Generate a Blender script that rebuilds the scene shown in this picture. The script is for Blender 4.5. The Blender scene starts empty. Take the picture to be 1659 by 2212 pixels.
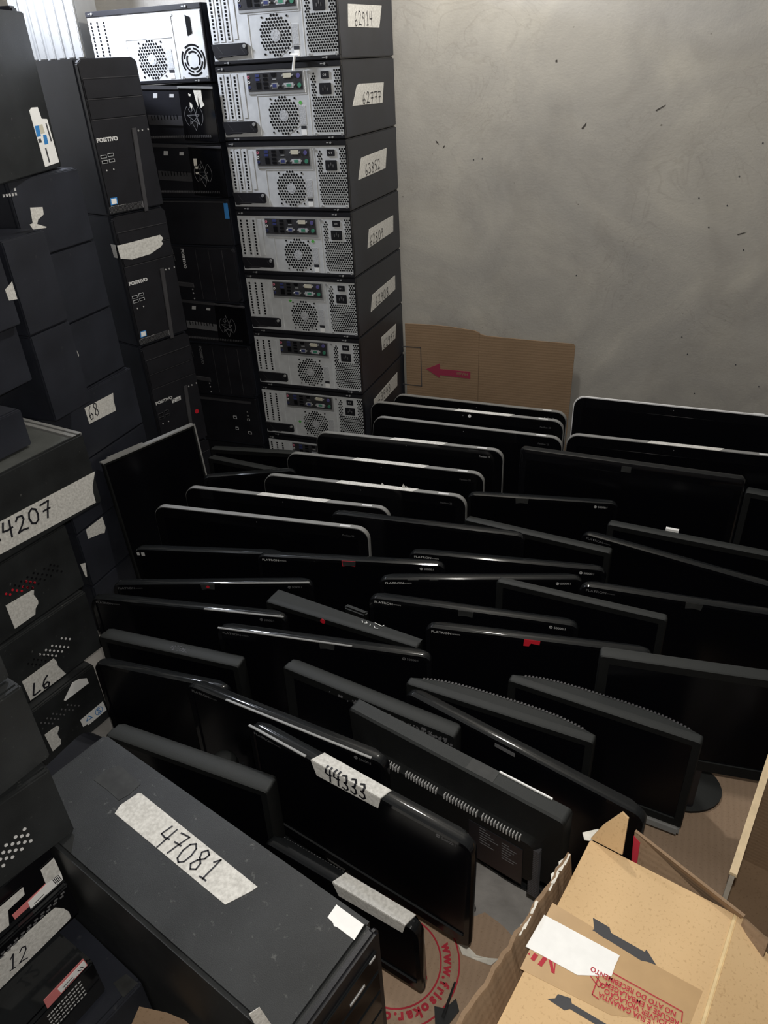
import bpy, bmesh, math, random
from mathutils import Matrix, Vector

random.seed(7)
SC = bpy.context.scene
COL = SC.collection
rad = math.radians

# ------------------------------------------------------------------ camera, light, exposure
cam_data = bpy.data.cameras.new('camera')
cam = bpy.data.objects.new('camera', cam_data)
COL.objects.link(cam)
CM = [[0.93713, -0.143155, 0.318267, 0.830122], [0.345798, 0.503797, -0.791589, -1.941588], [-0.047022, 0.851878, 0.521625, 1.39257]]
cam.matrix_world = Matrix(CM + [[0, 0, 0, 1]])
cam_data.sensor_fit = 'HORIZONTAL'
cam_data.sensor_width = 36
cam_data.lens = 34.6125
cam_data.clip_start = .02
SC.camera = cam

SC.view_settings.view_transform = 'Standard'
SC.view_settings.look = 'None'
SC.view_settings.gamma = 1
SC.view_settings.use_curve_mapping = False
SC.view_settings.exposure = 0.0

world = bpy.data.worlds.new('world')
SC.world = world
world.use_nodes = True
world.node_tree.nodes['Background'].inputs[0].default_value = (.55, .6, .7, 1)
world.node_tree.nodes['Background'].inputs[1].default_value = .0015


def point_light(name, loc, power, size, color):
    d = bpy.data.lights.new(name, 'POINT')
    d.energy = power
    d.shadow_soft_size = size
    d.color = color
    o = bpy.data.objects.new(name, d)
    o.location = loc
    COL.objects.link(o)
    return o


point_light('bare_bulb_light', (-.72, -.19, 1.72), 30.0, .04, (.82, .88, 1.0))
d = bpy.data.lights.new('phone_flash_light', 'SPOT')
d.energy = 42.0
d.spot_size = rad(110)
d.spot_blend = .6
d.shadow_soft_size = .006
d.color = (1.0, .96, .89)
flash = bpy.data.objects.new('phone_flash_light', d)
flash.matrix_world = cam.matrix_world @ Matrix.Translation((.012, .045, 0))
COL.objects.link(flash)
point_light('ceiling_bulb_light', (.30, -.06, 2.14), 46.0, .05, (1.0, .96, .88))


# ------------------------------------------------------------------ materials
def mat(name, col, rough=.5, metal=0.0, var=0.0, scale=30.0, bump=0.0, bscale=200.0, spec=.5, col2=None, dust=0.0, coat=0.0, top_dust_light=None):
    m = bpy.data.materials.new(name)
    m.use_nodes = True
    nt = m.node_tree
    N, L = nt.nodes, nt.links
    b = N['Principled BSDF']
    b.inputs['Base Color'].default_value = (*col, 1)
    b.inputs['Roughness'].default_value = rough
    b.inputs['Metallic'].default_value = metal
    b.inputs['Specular IOR Level'].default_value = spec
    b.inputs['Coat Weight'].default_value = coat
    tc = N.new('ShaderNodeTexCoord')
    if var or col2 or dust:
        n = N.new('ShaderNodeTexNoise')
        n.inputs['Scale'].default_value = scale
        n.inputs['Detail'].default_value = 5
        L.new(tc.outputs['Object'], n.inputs['Vector'])
        r = N.new('ShaderNodeValToRGB')
        r.color_ramp.elements[0].position = .32
        r.color_ramp.elements[1].position = .68
        c2 = col2 or tuple(min(1, c * (1 + var)) for c in col)
        c1 = col if col2 else tuple(c * (1 - var) for c in col)
        r.color_ramp.elements[0].color = (*c1, 1)
        r.color_ramp.elements[1].color = (*c2, 1)
        L.new(n.outputs['Fac'], r.inputs['Fac'])
        out = r.outputs['Color']
        if dust:
            n2 = N.new('ShaderNodeTexNoise')
            n2.inputs['Scale'].default_value = scale * 9
            n2.inputs['Detail'].default_value = 3
            L.new(tc.outputs['Object'], n2.inputs['Vector'])
            r2 = N.new('ShaderNodeValToRGB')
            r2.color_ramp.elements[0].position = .66
            r2.color_ramp.elements[1].position = .80
            r2.color_ramp.elements[0].color = (0, 0, 0, 1)
            r2.color_ramp.elements[1].color = (dust, dust, dust, 1)
            L.new(n2.outputs['Fac'], r2.inputs['Fac'])
            mx = N.new('ShaderNodeMixRGB')
            mx.inputs[2].default_value = (.22, .22, .21, 1)
            L.new(r2.outputs['Color'], mx.inputs[0])
            L.new(out, mx.inputs[1])
            out = mx.outputs['Color']
        if top_dust_light:   # upward faces paler: dust, plus light from above put into the colour
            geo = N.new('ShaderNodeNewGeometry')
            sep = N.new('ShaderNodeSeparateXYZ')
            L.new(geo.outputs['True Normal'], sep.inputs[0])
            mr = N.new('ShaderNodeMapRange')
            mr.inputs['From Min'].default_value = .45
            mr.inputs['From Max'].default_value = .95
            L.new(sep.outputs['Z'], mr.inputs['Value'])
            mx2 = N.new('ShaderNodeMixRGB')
            mx2.inputs[2].default_value = (*top_dust_light, 1)
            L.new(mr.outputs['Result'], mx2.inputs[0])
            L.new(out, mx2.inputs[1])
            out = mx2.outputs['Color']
        L.new(out, b.inputs['Base Color'])
    if bump:
        n3 = N.new('ShaderNodeTexNoise')
        n3.inputs['Scale'].default_value = bscale
        n3.inputs['Detail'].default_value = 4
        L.new(tc.outputs['Object'], n3.inputs['Vector'])
        bp = N.new('ShaderNodeBump')
        bp.inputs['Strength'].default_value = bump
        bp.inputs['Distance'].default_value = .002
        L.new(n3.outputs['Fac'], bp.inputs['Height'])
        L.new(bp.outputs['Normal'], b.inputs['Normal'])
    return m


def plaster_material():
    m = bpy.data.materials.new('grey_cement_plaster')
    m.use_nodes = True
    nt = m.node_tree
    N, L = nt.nodes, nt.links
    b = N['Principled BSDF']
    b.inputs['Roughness'].default_value = .62
    b.inputs['Specular IOR Level'].default_value = .35
    tc = N.new('ShaderNodeTexCoord')

    def noise(scale, detail, dist=0.0, rough=.55):
        n = N.new('ShaderNodeTexNoise')
        n.inputs['Scale'].default_value = scale
        n.inputs['Detail'].default_value = detail
        n.inputs['Distortion'].default_value = dist
        n.inputs['Roughness'].default_value = rough
        L.new(tc.outputs['Object'], n.inputs['Vector'])
        return n

    def ramp(src, stops):
        r = N.new('ShaderNodeValToRGB')
        r.color_ramp.elements[0].position, r.color_ramp.elements[0].color = stops[0][0], (*stops[0][1], 1)
        r.color_ramp.elements[1].position, r.color_ramp.elements[1].color = stops[-1][0], (*stops[-1][1], 1)
        for p, c in stops[1:-1]:
            e = r.color_ramp.elements.new(p)
            e.color = (*c, 1)
        L.new(src, r.inputs['Fac'])
        return r.outputs['Color']

    def mix(kind, fac, a, c):
        x = N.new('ShaderNodeMixRGB')
        x.blend_type = kind
        x.inputs[0].default_value = fac
        L.new(a, x.inputs[1])
        L.new(c, x.inputs[2])
        return x.outputs['Color']
    base = ramp(noise(2.6, 7, 1.4).outputs['Fac'], [(.3, (.315, .305, .29)), (.5, (.375, .36, .335)), (.70, (.45, .43, .39))])
    cloud = ramp(noise(4.5, 7, 1.2, .55).outputs['Fac'], [(.36, (.90, .895, .89)), (.52, (1, 1, 1)), (.75, (1.05, 1.05, 1.05))])
    c = mix('MULTIPLY', .8, base, cloud)
    streak = ramp(noise(5.5, 3, 4.5, .4).outputs['Fac'], [(.468, (1, 1, 1)), (.5, (.86, .85, .84)), (.532, (1, 1, 1))])
    mask = N.new('ShaderNodeMixRGB')
    mask.blend_type = 'MULTIPLY'
    L.new(ramp(noise(3.1, 2).outputs['Fac'], [(.45, (0, 0, 0)), (.6, (.75, .75, .75))]), mask.inputs[0])
    L.new(c, mask.inputs[1])
    L.new(streak, mask.inputs[2])
    c = mask.outputs['Color']
    spots = ramp(noise(60, 2, 0, .3).outputs['Fac'], [(.17, (.35, .33, .3)), (.20, (1, 1, 1)), (.9, (1, 1, 1))])
    c = mix('MULTIPLY', .8, c, spots)
    L.new(c, b.inputs['Base Color'])
    bp = N.new('ShaderNodeBump')
    bp.inputs['Strength'].default_value = .13
    bp.inputs['Distance'].default_value = .004
    add = N.new('ShaderNodeMath')
    add.operation = 'ADD'
    L.new(noise(28, 8, .6, .65).outputs['Fac'], add.inputs[0])
    L.new(noise(160, 4).outputs['Fac'], add.inputs[1])
    L.new(add.outputs[0], bp.inputs['Height'])
    L.new(bp.outputs['Normal'], b.inputs['Normal'])
    return m


def cardboard_material(name, c1, c2, axis='Z', lines=240.0):
    m = bpy.data.materials.new(name)
    m.use_nodes = True
    nt = m.node_tree
    N, L = nt.nodes, nt.links
    b = N['Principled BSDF']
    b.inputs['Roughness'].default_value = .8
    b.inputs['Specular IOR Level'].default_value = .2
    tc = N.new('ShaderNodeTexCoord')
    n = N.new('ShaderNodeTexNoise')
    n.inputs['Scale'].default_value = 7
    n.inputs['Detail'].default_value = 6
    L.new(tc.outputs['Object'], n.inputs['Vector'])
    r = N.new('ShaderNodeValToRGB')
    r.color_ramp.elements[0].position, r.color_ramp.elements[1].position = .3, .7
    r.color_ramp.elements[0].color = (*c1, 1)
    r.color_ramp.elements[1].color = (*c2, 1)
    L.new(n.outputs['Fac'], r.inputs['Fac'])
    w = N.new('ShaderNodeTexWave')
    w.bands_direction = axis
    w.inputs['Scale'].default_value = lines / 20
    w.inputs['Distortion'].default_value = 1.6
    w.inputs['Detail'].default_value = 3
    w.inputs['Detail Scale'].default_value = .6
    L.new(tc.outputs['Object'], w.inputs['Vector'])
    x = N.new('ShaderNodeMixRGB')
    x.blend_type = 'MULTIPLY'
    x.inputs[0].default_value = .06
    L.new(r.outputs['Color'], x.inputs[1])
    L.new(w.outputs['Color'], x.inputs[2])
    fl = N.new('ShaderNodeTexNoise')
    fl.inputs['Scale'].default_value = 260
    L.new(tc.outputs['Object'], fl.inputs['Vector'])
    r2 = N.new('ShaderNodeValToRGB')
    r2.color_ramp.elements[0].position, r2.color_ramp.elements[1].position = .30, .42
    r2.color_ramp.elements[0].color = (.72, .68, .62, 1)
    r2.color_ramp.elements[1].color = (1, 1, 1, 1)
    L.new(fl.outputs['Fac'], r2.inputs['Fac'])
    x2 = N.new('ShaderNodeMixRGB')
    x2.blend_type = 'MULTIPLY'
    x2.inputs[0].default_value = .6
    L.new(x.outputs['Color'], x2.inputs[1])
    L.new(r2.outputs['Color'], x2.inputs[2])
    L.new(x2.outputs['Color'], b.inputs['Base Color'])
    bp = N.new('ShaderNodeBump')
    bp.inputs['Strength'].default_value = .10
    bp.inputs['Distance'].default_value = .002
    L.new(w.outputs['Fac'], bp.inputs['Height'])
    L.new(bp.outputs['Normal'], b.inputs['Normal'])
    return m


M = {}
M['plaster'] = plaster_material()
M['floor'] = mat('grey_concrete_floor', (.22, .21, .20), .8, 0, 0, 14, .5, 90, .3, (.33, .315, .30))
M['case'] = mat('black_painted_steel', (.018, .020, .028), .42, 0, .25, 9, .12, 900, .5, None, .10)
M['case_worn'] = mat('dusty_black_steel', (.0155, .017, .018), .5, 0, .35, 12, .15, 700, .45, None, .35)
M['plastic'] = mat('black_plastic', (.010, .010, .013), .40, 0, .2, 20, .1, 800, .5)
M['plastic_grey'] = mat('charcoal_plastic', (.045, .044, .048), .45, 0, .15, 20, .1, 800, .5)
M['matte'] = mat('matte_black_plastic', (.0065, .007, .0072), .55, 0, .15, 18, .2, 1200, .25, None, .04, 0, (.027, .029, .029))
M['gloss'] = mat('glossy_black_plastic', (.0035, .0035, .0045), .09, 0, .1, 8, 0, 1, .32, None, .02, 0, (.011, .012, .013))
M['screen'] = mat('dark_display_glass', (.002, .002, .003), .22, 0, 0, 8, 0, 1, .3)
M['hole'] = mat('dark_hole', (.004, .004, .005), .8, 0, 0, 1, 0, 1, .1)
M['steel'] = mat('galvanised_steel', (.62, .635, .65), .40, .12, .08, 40, .05, 300, .5)
M['steel_bright'] = mat('bright_steel', (.70, .71, .72), .3, .7, .05, 40)
M['silver'] = mat('silver_plastic', (.24, .24, .236), .45, .1, .06, 30)
M['white_rim'] = mat('white_plastic_rim', (.75, .75, .76), .35, .1)
M['ioplate'] = mat('dark_port_plate', (.05, .05, .055), .35, .3, .2, 60)
M['paper'] = mat('masking_tape_paper', (.50, .49, .465), .8, 0, 0, 180, .3, 500, .2, (.70, .69, .66))
M['paper_white'] = mat('white_label_paper', (.84, .84, .83), .6, 0, .03, 60, 0, 1, .3)
M['paper_torn'] = mat('torn_white_paper', (.70, .67, .60), .8, 0, .12, 60, .4, 200, .2)
M['ink'] = mat('black_marker_ink', (.012, .012, .018), .6)
M['print'] = mat('printed_dark_grey', (.05, .05, .055), .7)
M['logo'] = mat('light_grey_print', (.48, .48, .48), .5)
M['logo_dim'] = mat('dim_grey_print', (.11, .11, .115), .5)
M['label_dark'] = mat('mid_grey_vent_plastic', (.12, .12, .127), .5, 0, .1, 30)
M['logo_mid'] = mat('mid_grey_print', (.22, .22, .23), .5)
M['logo_white'] = mat('white_print', (.62, .62, .62), .5)
M['red'] = mat('red_print', (.40, .018, .035), .7)
M['arrow_red'] = mat('faded_crimson_print', (.27, .022, .06), .8)
M['red_dot'] = mat('red_sticker', (.50, .012, .025), .5)
M['pink'] = mat('pink_label', (.66, .20, .20), .6, 0, .05, 80)
M['blue'] = mat('blue_sticker', (.04, .22, .55), .5)
M['navy'] = mat('blue_port_plastic', (.035, .045, .15), .4)
M['purple'] = mat('purple_port_plastic', (.10, .09, .25), .4)
M['green'] = mat('green_port_plastic', (.05, .22, .14), .4)
M['pinkport'] = mat('pink_port_plastic', (.55, .15, .22), .4)
M['greenstk'] = mat('green_sticker', (.09, .42, .07), .6)
M['label_grey'] = mat('grey_spec_label', (.30, .31, .33), .6, 0, 0, 420, 0, 1, .3, (.58, .59, .61))
M['label_yellow'] = mat('pale_yellow_label', (.55, .52, .42), .6)
M['card'] = cardboard_material('brown_cardboard_inside', (.235, .158, .098), (.28, .19, .12), 'Z', 700)
M['card_box'] = cardboard_material('tan_carton_board', (.60, .41, .22), (.66, .465, .26), 'X', 60)
M['card_floor'] = cardboard_material('flattened_floor_cardboard', (.34, .24, .165), (.41, .295, .21), 'X', 500)
M['packing_tape'] = mat('brown_packing_tape', (.47, .31, .16), .28, 0, .05, 30)
M['clear_tape'] = mat('translucent_tape', (.018, .019, .019), .6, 0, .4, 50)
M['scrap'] = mat('black_plastic_scrap', (.02, .021, .023), .4, 0, .2, 30)


# ------------------------------------------------------------------ mesh helpers
class MB:
    def __init__(s, T=None):
        s.v, s.f, s.mi = [], [], []
        s.T = T or Matrix()

    def add(s, vs, fs, mi=0):
        n = len(s.v)
        s.v += [s.T @ Vector(v) for v in vs]
        for f in fs:
            s.f.append([n + i for i in f])
            s.mi.append(mi)

    def box(s, x0, x1, y0, y1, z0, z1, mi=0):
        s.add([(x0, y0, z0), (x1, y0, z0), (x1, y1, z0), (x0, y1, z0), (x0, y0, z1), (x1, y0, z1), (x1, y1, z1), (x0, y1, z1)],
              [(0, 3, 2, 1), (4, 5, 6, 7), (0, 1, 5, 4), (1, 2, 6, 5), (2, 3, 7, 6), (3, 0, 4, 7)], mi)

    def prism(s, pts, fn, e0, e1, mi=0):
        n = len(pts)
        s.add([fn(a, b, e0) for a, b in pts] + [fn(a, b, e1) for a, b in pts],
              [tuple(range(n)), tuple(range(n, 2 * n))] + [(i, (i + 1) % n, n + (i + 1) % n, n + i) for i in range(n)], mi)

    def rect(s, a0, a1, b0, b1, fn, e0, e1, mi=0):
        s.prism([(a0, b0), (a1, b0), (a1, b1), (a0, b1)], fn, e0, e1, mi)

    def disc(s, a, b, r, fn, e0, e1, n=10, mi=0, ry=None, ph=0.0):
        ry = ry or r
        s.prism([(a + r * math.cos(ph + 2 * math.pi * i / n), b + ry * math.sin(ph + 2 * math.pi * i / n)) for i in range(n)], fn, e0, e1, mi)

    def ring(s, a, b, r0, r1, fn, e0, e1, n=24, t0=0.0, t1=2 * math.pi, mi=0):
        full = abs(t1 - t0 - 2 * math.pi) < 1e-6
        k = n if full else n + 1
        vs = []
        for i in range(k):
            t = t0 + (t1 - t0) * i / n
            c, q = math.cos(t), math.sin(t)
            for r, e in ((r0, e0), (r1, e0), (r1, e1), (r0, e1)):
                vs.append(fn(a + r * c, b + r * q, e))
        fs = []
        for i in range(n):
            j = (i + 1) % k
            for p in range(4):
                fs.append((4 * i + p, 4 * i + (p + 1) % 4, 4 * j + (p + 1) % 4, 4 * j + p))
        if not full:
            fs += [(0, 1, 2, 3), (4 * n, 4 * n + 1, 4 * n + 2, 4 * n + 3)]
        s.add(vs, fs, mi)

    def loft(s, loops, cap0=True, cap1=True, mi=0):
        n = len(loops[0])
        vs = [p for lp in loops for p in lp]
        fs = []
        for k in range(len(loops) - 1):
            for i in range(n):
                j = (i + 1) % n
                fs.append((k * n + i, k * n + j, (k + 1) * n + j, (k + 1) * n + i))
        if cap0:
            fs.append(tuple(range(n)))
        if cap1:
            fs.append(tuple((len(loops) - 1) * n + i for i in range(n)))
        s.add(vs, fs, mi)

    def tube(s, p, q, r, n=10, r2=None):
        p, q = Vector(p), Vector(q)
        d = (q - p).normalized()
        u = d.orthogonal().normalized()
        w = d.cross(u)
        r2 = r2 if r2 is not None else r
        lp = []
        for c, rr in ((p, r), (q, r2)):
            lp.append([tuple(c + (u * math.cos(2 * math.pi * i / n) + w * math.sin(2 * math.pi * i / n)) * rr) for i in range(n)])
        s.loft(lp)

    def build(s, name, mats, parent=None, bevel=0.0, smooth=False, seg=2):
        bm = bmesh.new()
        vs = [bm.verts.new(v) for v in s.v]
        for f, mi in zip(s.f, s.mi):
            try:
                fc = bm.faces.new([vs[i] for i in f])
                fc.material_index = mi
            except ValueError:
                pass
        bmesh.ops.recalc_face_normals(bm, faces=bm.faces)
        if bevel:
            ed = [e for e in bm.edges if len(e.link_faces) == 2 and e.calc_face_angle(0) > .5]
            bmesh.ops.bevel(bm, geom=ed, offset=bevel, segments=seg, affect='EDGES', clamp_overlap=True)
        me = bpy.data.meshes.new(name)
        bm.to_mesh(me)
        bm.free()
        for m in (mats if isinstance(mats, (list, tuple)) else [mats]):
            me.materials.append(M[m] if isinstance(m, str) else m)
        if smooth:
            me.polygons.foreach_set('use_smooth', [True] * len(me.polygons))
            me.set_sharp_from_angle(angle=rad(35))
        o = bpy.data.objects.new(name, me)
        COL.objects.link(o)
        if parent:
            o.parent = parent
        return o


def tag(o, label, cat, group=None):
    o['label'] = label
    o['category'] = cat
    if group:
        o['group'] = group
    return o


def thing(name, label, cat, loc=(0, 0, 0), yaw=0.0, group=None):
    o = bpy.data.objects.new(name, None)
    o.empty_display_size = .05
    COL.objects.link(o)
    o.location = loc
    o.rotation_euler = (0, 0, rad(yaw))
    return tag(o, label, cat, group)


def copy_tree(o, parent=None):
    c = o.copy()
    COL.objects.link(c)
    if parent:
        c.parent = parent
    for ch in list(o.children):
        copy_tree(ch, c)
    return c


def front(a, b, e):
    return (a, -e, b)


def right_face(W):
    return lambda a, b, e: (W / 2 + e, a, b)


def left_face(W):
    return lambda a, b, e: (-W / 2 - e, a, b)


def top_face(H):
    return lambda a, b, e: (a, b, H + e)


def text(name, s, h, parent, fn, o, d, m, e=.0008, align='LEFT', bold=0.0, sx=1.0):
    """printed lettering: o = start of the baseline, d = reading direction on the face"""
    cu = bpy.data.curves.new(name, 'FONT')
    cu.body = s
    cu.size = h / .72
    cu.align_x = align
    cu.offset = bold
    cu.resolution_u = 3
    to = bpy.data.objects.new(name, cu)
    COL.objects.link(to)
    me = bpy.data.meshes.new_from_object(to)
    bpy.data.objects.remove(to)
    L = math.hypot(*d)
    d = (d[0] / L, d[1] / L)
    n = (-d[1], d[0])
    for v in me.vertices:
        x, y = v.co.x * sx, v.co.y
        v.co = Vector(fn(o[0] + d[0] * x + n[0] * y, o[1] + d[1] * x + n[1] * y, e))
    me.materials.clear()
    me.materials.append(M[m])
    ob = bpy.data.objects.new(name, me)
    COL.objects.link(ob)
    ob.parent = parent
    return ob


GLYPH = {
    '0': [[(.3, 1), (.1, .85), (.02, .5), (.1, .12), (.3, 0), (.5, .15), (.56, .5), (.5, .85), (.3, 1)]],
    '1': [[(.15, .75), (.35, 1), (.3, 0)], [(.1, 0), (.5, 0)]],
    '2': [[(.05, .78), (.2, 1), (.45, .95), (.5, .7), (.3, .35), (.02, .03), (.3, .08), (.6, .02)]],
    '3': [[(.05, .92), (.3, 1), (.5, .82), (.42, .6), (.2, .52), (.48, .42), (.52, .15), (.3, 0), (.02, .1)]],
    '4': [[(.15, 1), (.02, .5), (.3, .45), (.58, .5)], [(.5, 1), (.44, .4), (.4, -.05)]],
    '5': [[(.52, 1), (.15, .97), (.1, .6), (.38, .6), (.52, .35), (.4, .05), (.05, .02)]],
    '6': [[(.45, 1), (.2, .75), (.06, .35), (.15, .03), (.4, .03), (.5, .28), (.35, .45), (.1, .3)]],
    '7': [[(.03, .95), (.3, .98), (.56, 1), (.4, .5), (.28, -.02)], [(.12, .5), (.55, .52)]],
    '8': [[(.48, .88), (.25, 1), (.08, .8), (.2, .58), (.45, .4), (.48, .12), (.25, 0), (.06, .18), (.2, .45), (.45, .65), (.48, .88)]],
    '9': [[(.5, .85), (.25, 1), (.06, .78), (.2, .55), (.45, .65), (.5, .9), (.46, .4), (.38, 0)]],
    'L': [[(.3, 1), (.1, .05), (.2, .0), (.6, .12)]],
}


def strokes(mb, lines, fn, w, e, sub_=1):
    for ln in lines:
        fine = [ln[0]]
        for p, q in zip(ln[:-1], ln[1:]):
            for k in range(1, sub_ + 1):
                fine.append((p[0] + (q[0] - p[0]) * k / sub_, p[1] + (q[1] - p[1]) * k / sub_))
        ln = fine
        for (a0, b0), (a1, b1) in zip(ln[:-1], ln[1:]):
            dx, dy = a1 - a0, b1 - b0
            q = math.hypot(dx, dy) or 1e-6
            nx, ny = -dy / q * w / 2, dx / q * w / 2
            ex, ey = dx / q * w * .3, dy / q * w * .3
            mb.add([fn(a0 - ex + nx, b0 - ey + ny, e), fn(a0 - ex - nx, b0 - ey - ny, e), fn(a1 + ex - nx, b1 + ey - ny, e), fn(a1 + ex + nx, b1 + ey + ny, e)], [(0, 1, 2, 3)])


def handwriting(s, parent, fn, p0, p1, h, w=.0022, e=.0012, slant=0.0, sub_=1):
    """handwritten characters between baseline points p0 and p1"""
    dx, dy = p1[0] - p0[0], p1[1] - p0[1]
    L = math.hypot(dx, dy)
    d = (dx / L, dy / L)
    n = (-d[1], d[0])
    step = L / max(1, len(s))
    sw = step / .78
    mb = MB()
    for i, ch in enumerate(s):
        j = .04 * math.sin(i * 2.3)
        for ln in GLYPH[ch]:
            pts = []
            for gx, gy in ln:
                x = i * step + gx * sw + gy * slant * h
                y = (gy + j) * h
                pts.append((p0[0] + d[0] * x + n[0] * y, p0[1] + d[1] * x + n[1] * y))
            strokes(mb, [pts], fn, w, e, sub_)
    return mb.build('handwritten_number', 'ink', parent)


def paper(parent, pts, fn, name='paper_tape', m='paper', e=.0006):
    mb = MB()
    mb.prism(pts, fn, 0.0, e)
    return mb.build(name, m, parent)


def hex_holes(mb, pts_in, pitch, r, a0, a1, b0, b1, fn, e=.0006):
    row = 0
    b = b0
    while b < b1:
        a = a0 + (pitch / 2 if row % 2 else 0)
        while a < a1:
            if pts_in(a, b):
                mb.disc(a, b, r, fn, -.0002, e, 6, 0, None, math.pi / 6)
            a += pitch
        b += pitch * .866
        row += 1


# ------------------------------------------------------------------ the room
def structure(name, mb, m, **kw):
    o = mb.build(name, m, None, **kw)
    o['kind'] = 'structure'
    return o


b = MB(); b.box(-1.25, 3.0, .405, .50, -.02, 2.75); wall_back = structure('wall_back', b, 'plaster')
# nicks and specks in the plaster
WF = lambda a, b_, e: (a, .405 - e, b_)
for m_ in [[(0.5391, 1.2053), (0.5516, 1.2198), (0.551, 1.213), (0.5431, 1.2029)], [(0.7286, 1.2444), (0.7525, 1.2567), (0.7506, 1.2535), (0.7313, 1.2421)], [(0.1401, 1.1617), (0.1444, 1.1691), (0.1458, 1.1653), (0.1415, 1.1604)], [(0.1173, 1.1818), (0.1245, 1.1768), (0.1273, 1.1705), (0.1201, 1.1756)], [(0.9854, 0.9348), (1.0076, 0.9413), (1.0025, 0.9376), (0.9882, 0.9324)], [(0.4559, 1.3701), (0.4608, 1.371), (0.4612, 1.3656), (0.4563, 1.3658)]]:
    mb = MB()
    mb.prism(m_, WF, -.001, .0008)
    mb.build('plaster_nick', mat('dark_nick', (.05, .045, .04), .9) if 'nick' not in M else M['nick'], wall_back)
for a, b_ in [(0.9637, 1.0821), (0.8722, 1.0272), (0.9472, 1.0088), (1.0052, 1.1617), (0.9099, 0.9516), (1.0097, 0.8934), (0.8879, 0.6359), (0.9118, 0.584), (1.1266, 0.4992), (0.9516, 0.4596), (1.0509, 0.5616), (0.5601, 0.8055), (0.2604, 1.1307), (0.2338, 1.1284)]:
    mb = MB()
    mb.disc(a, b_, .0022, WF, -.001, .0006, 7)
    mb.build('plaster_nick', M['print'], wall_back)
b = MB(); b.box(-1.25, -1.13, -3.2, .405, -.02, 2.75); structure('wall_left', b, 'plaster')
b = MB(); b.box(3.0, 3.1, -3.2, .5, -.02, 2.75); structure('wall_right', b, 'plaster')
b = MB(); b.box(-1.25, 3.1, -3.3, -3.2, -.02, 2.75); structure('wall_front', b, 'plaster')
b = MB(); b.box(-1.25, 3.1, -3.3, .5, -.1, 0); structure('floor', b, 'floor')
b = MB(); b.box(-1.25, 3.1, -3.3, .5, 2.75, 2.85); structure('ceiling', b, 'plaster')


# ------------------------------------------------------------------ lying towers, silver backs out
def case_shell(W, H, D, parent, m='case', y0=.0, bevel=.003, name='case_shell'):
    mb = MB()
    mb.box(-W / 2, W / 2, y0, D, 0, H)
    return mb.build(name, m, parent, bevel=bevel, smooth=True)


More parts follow.
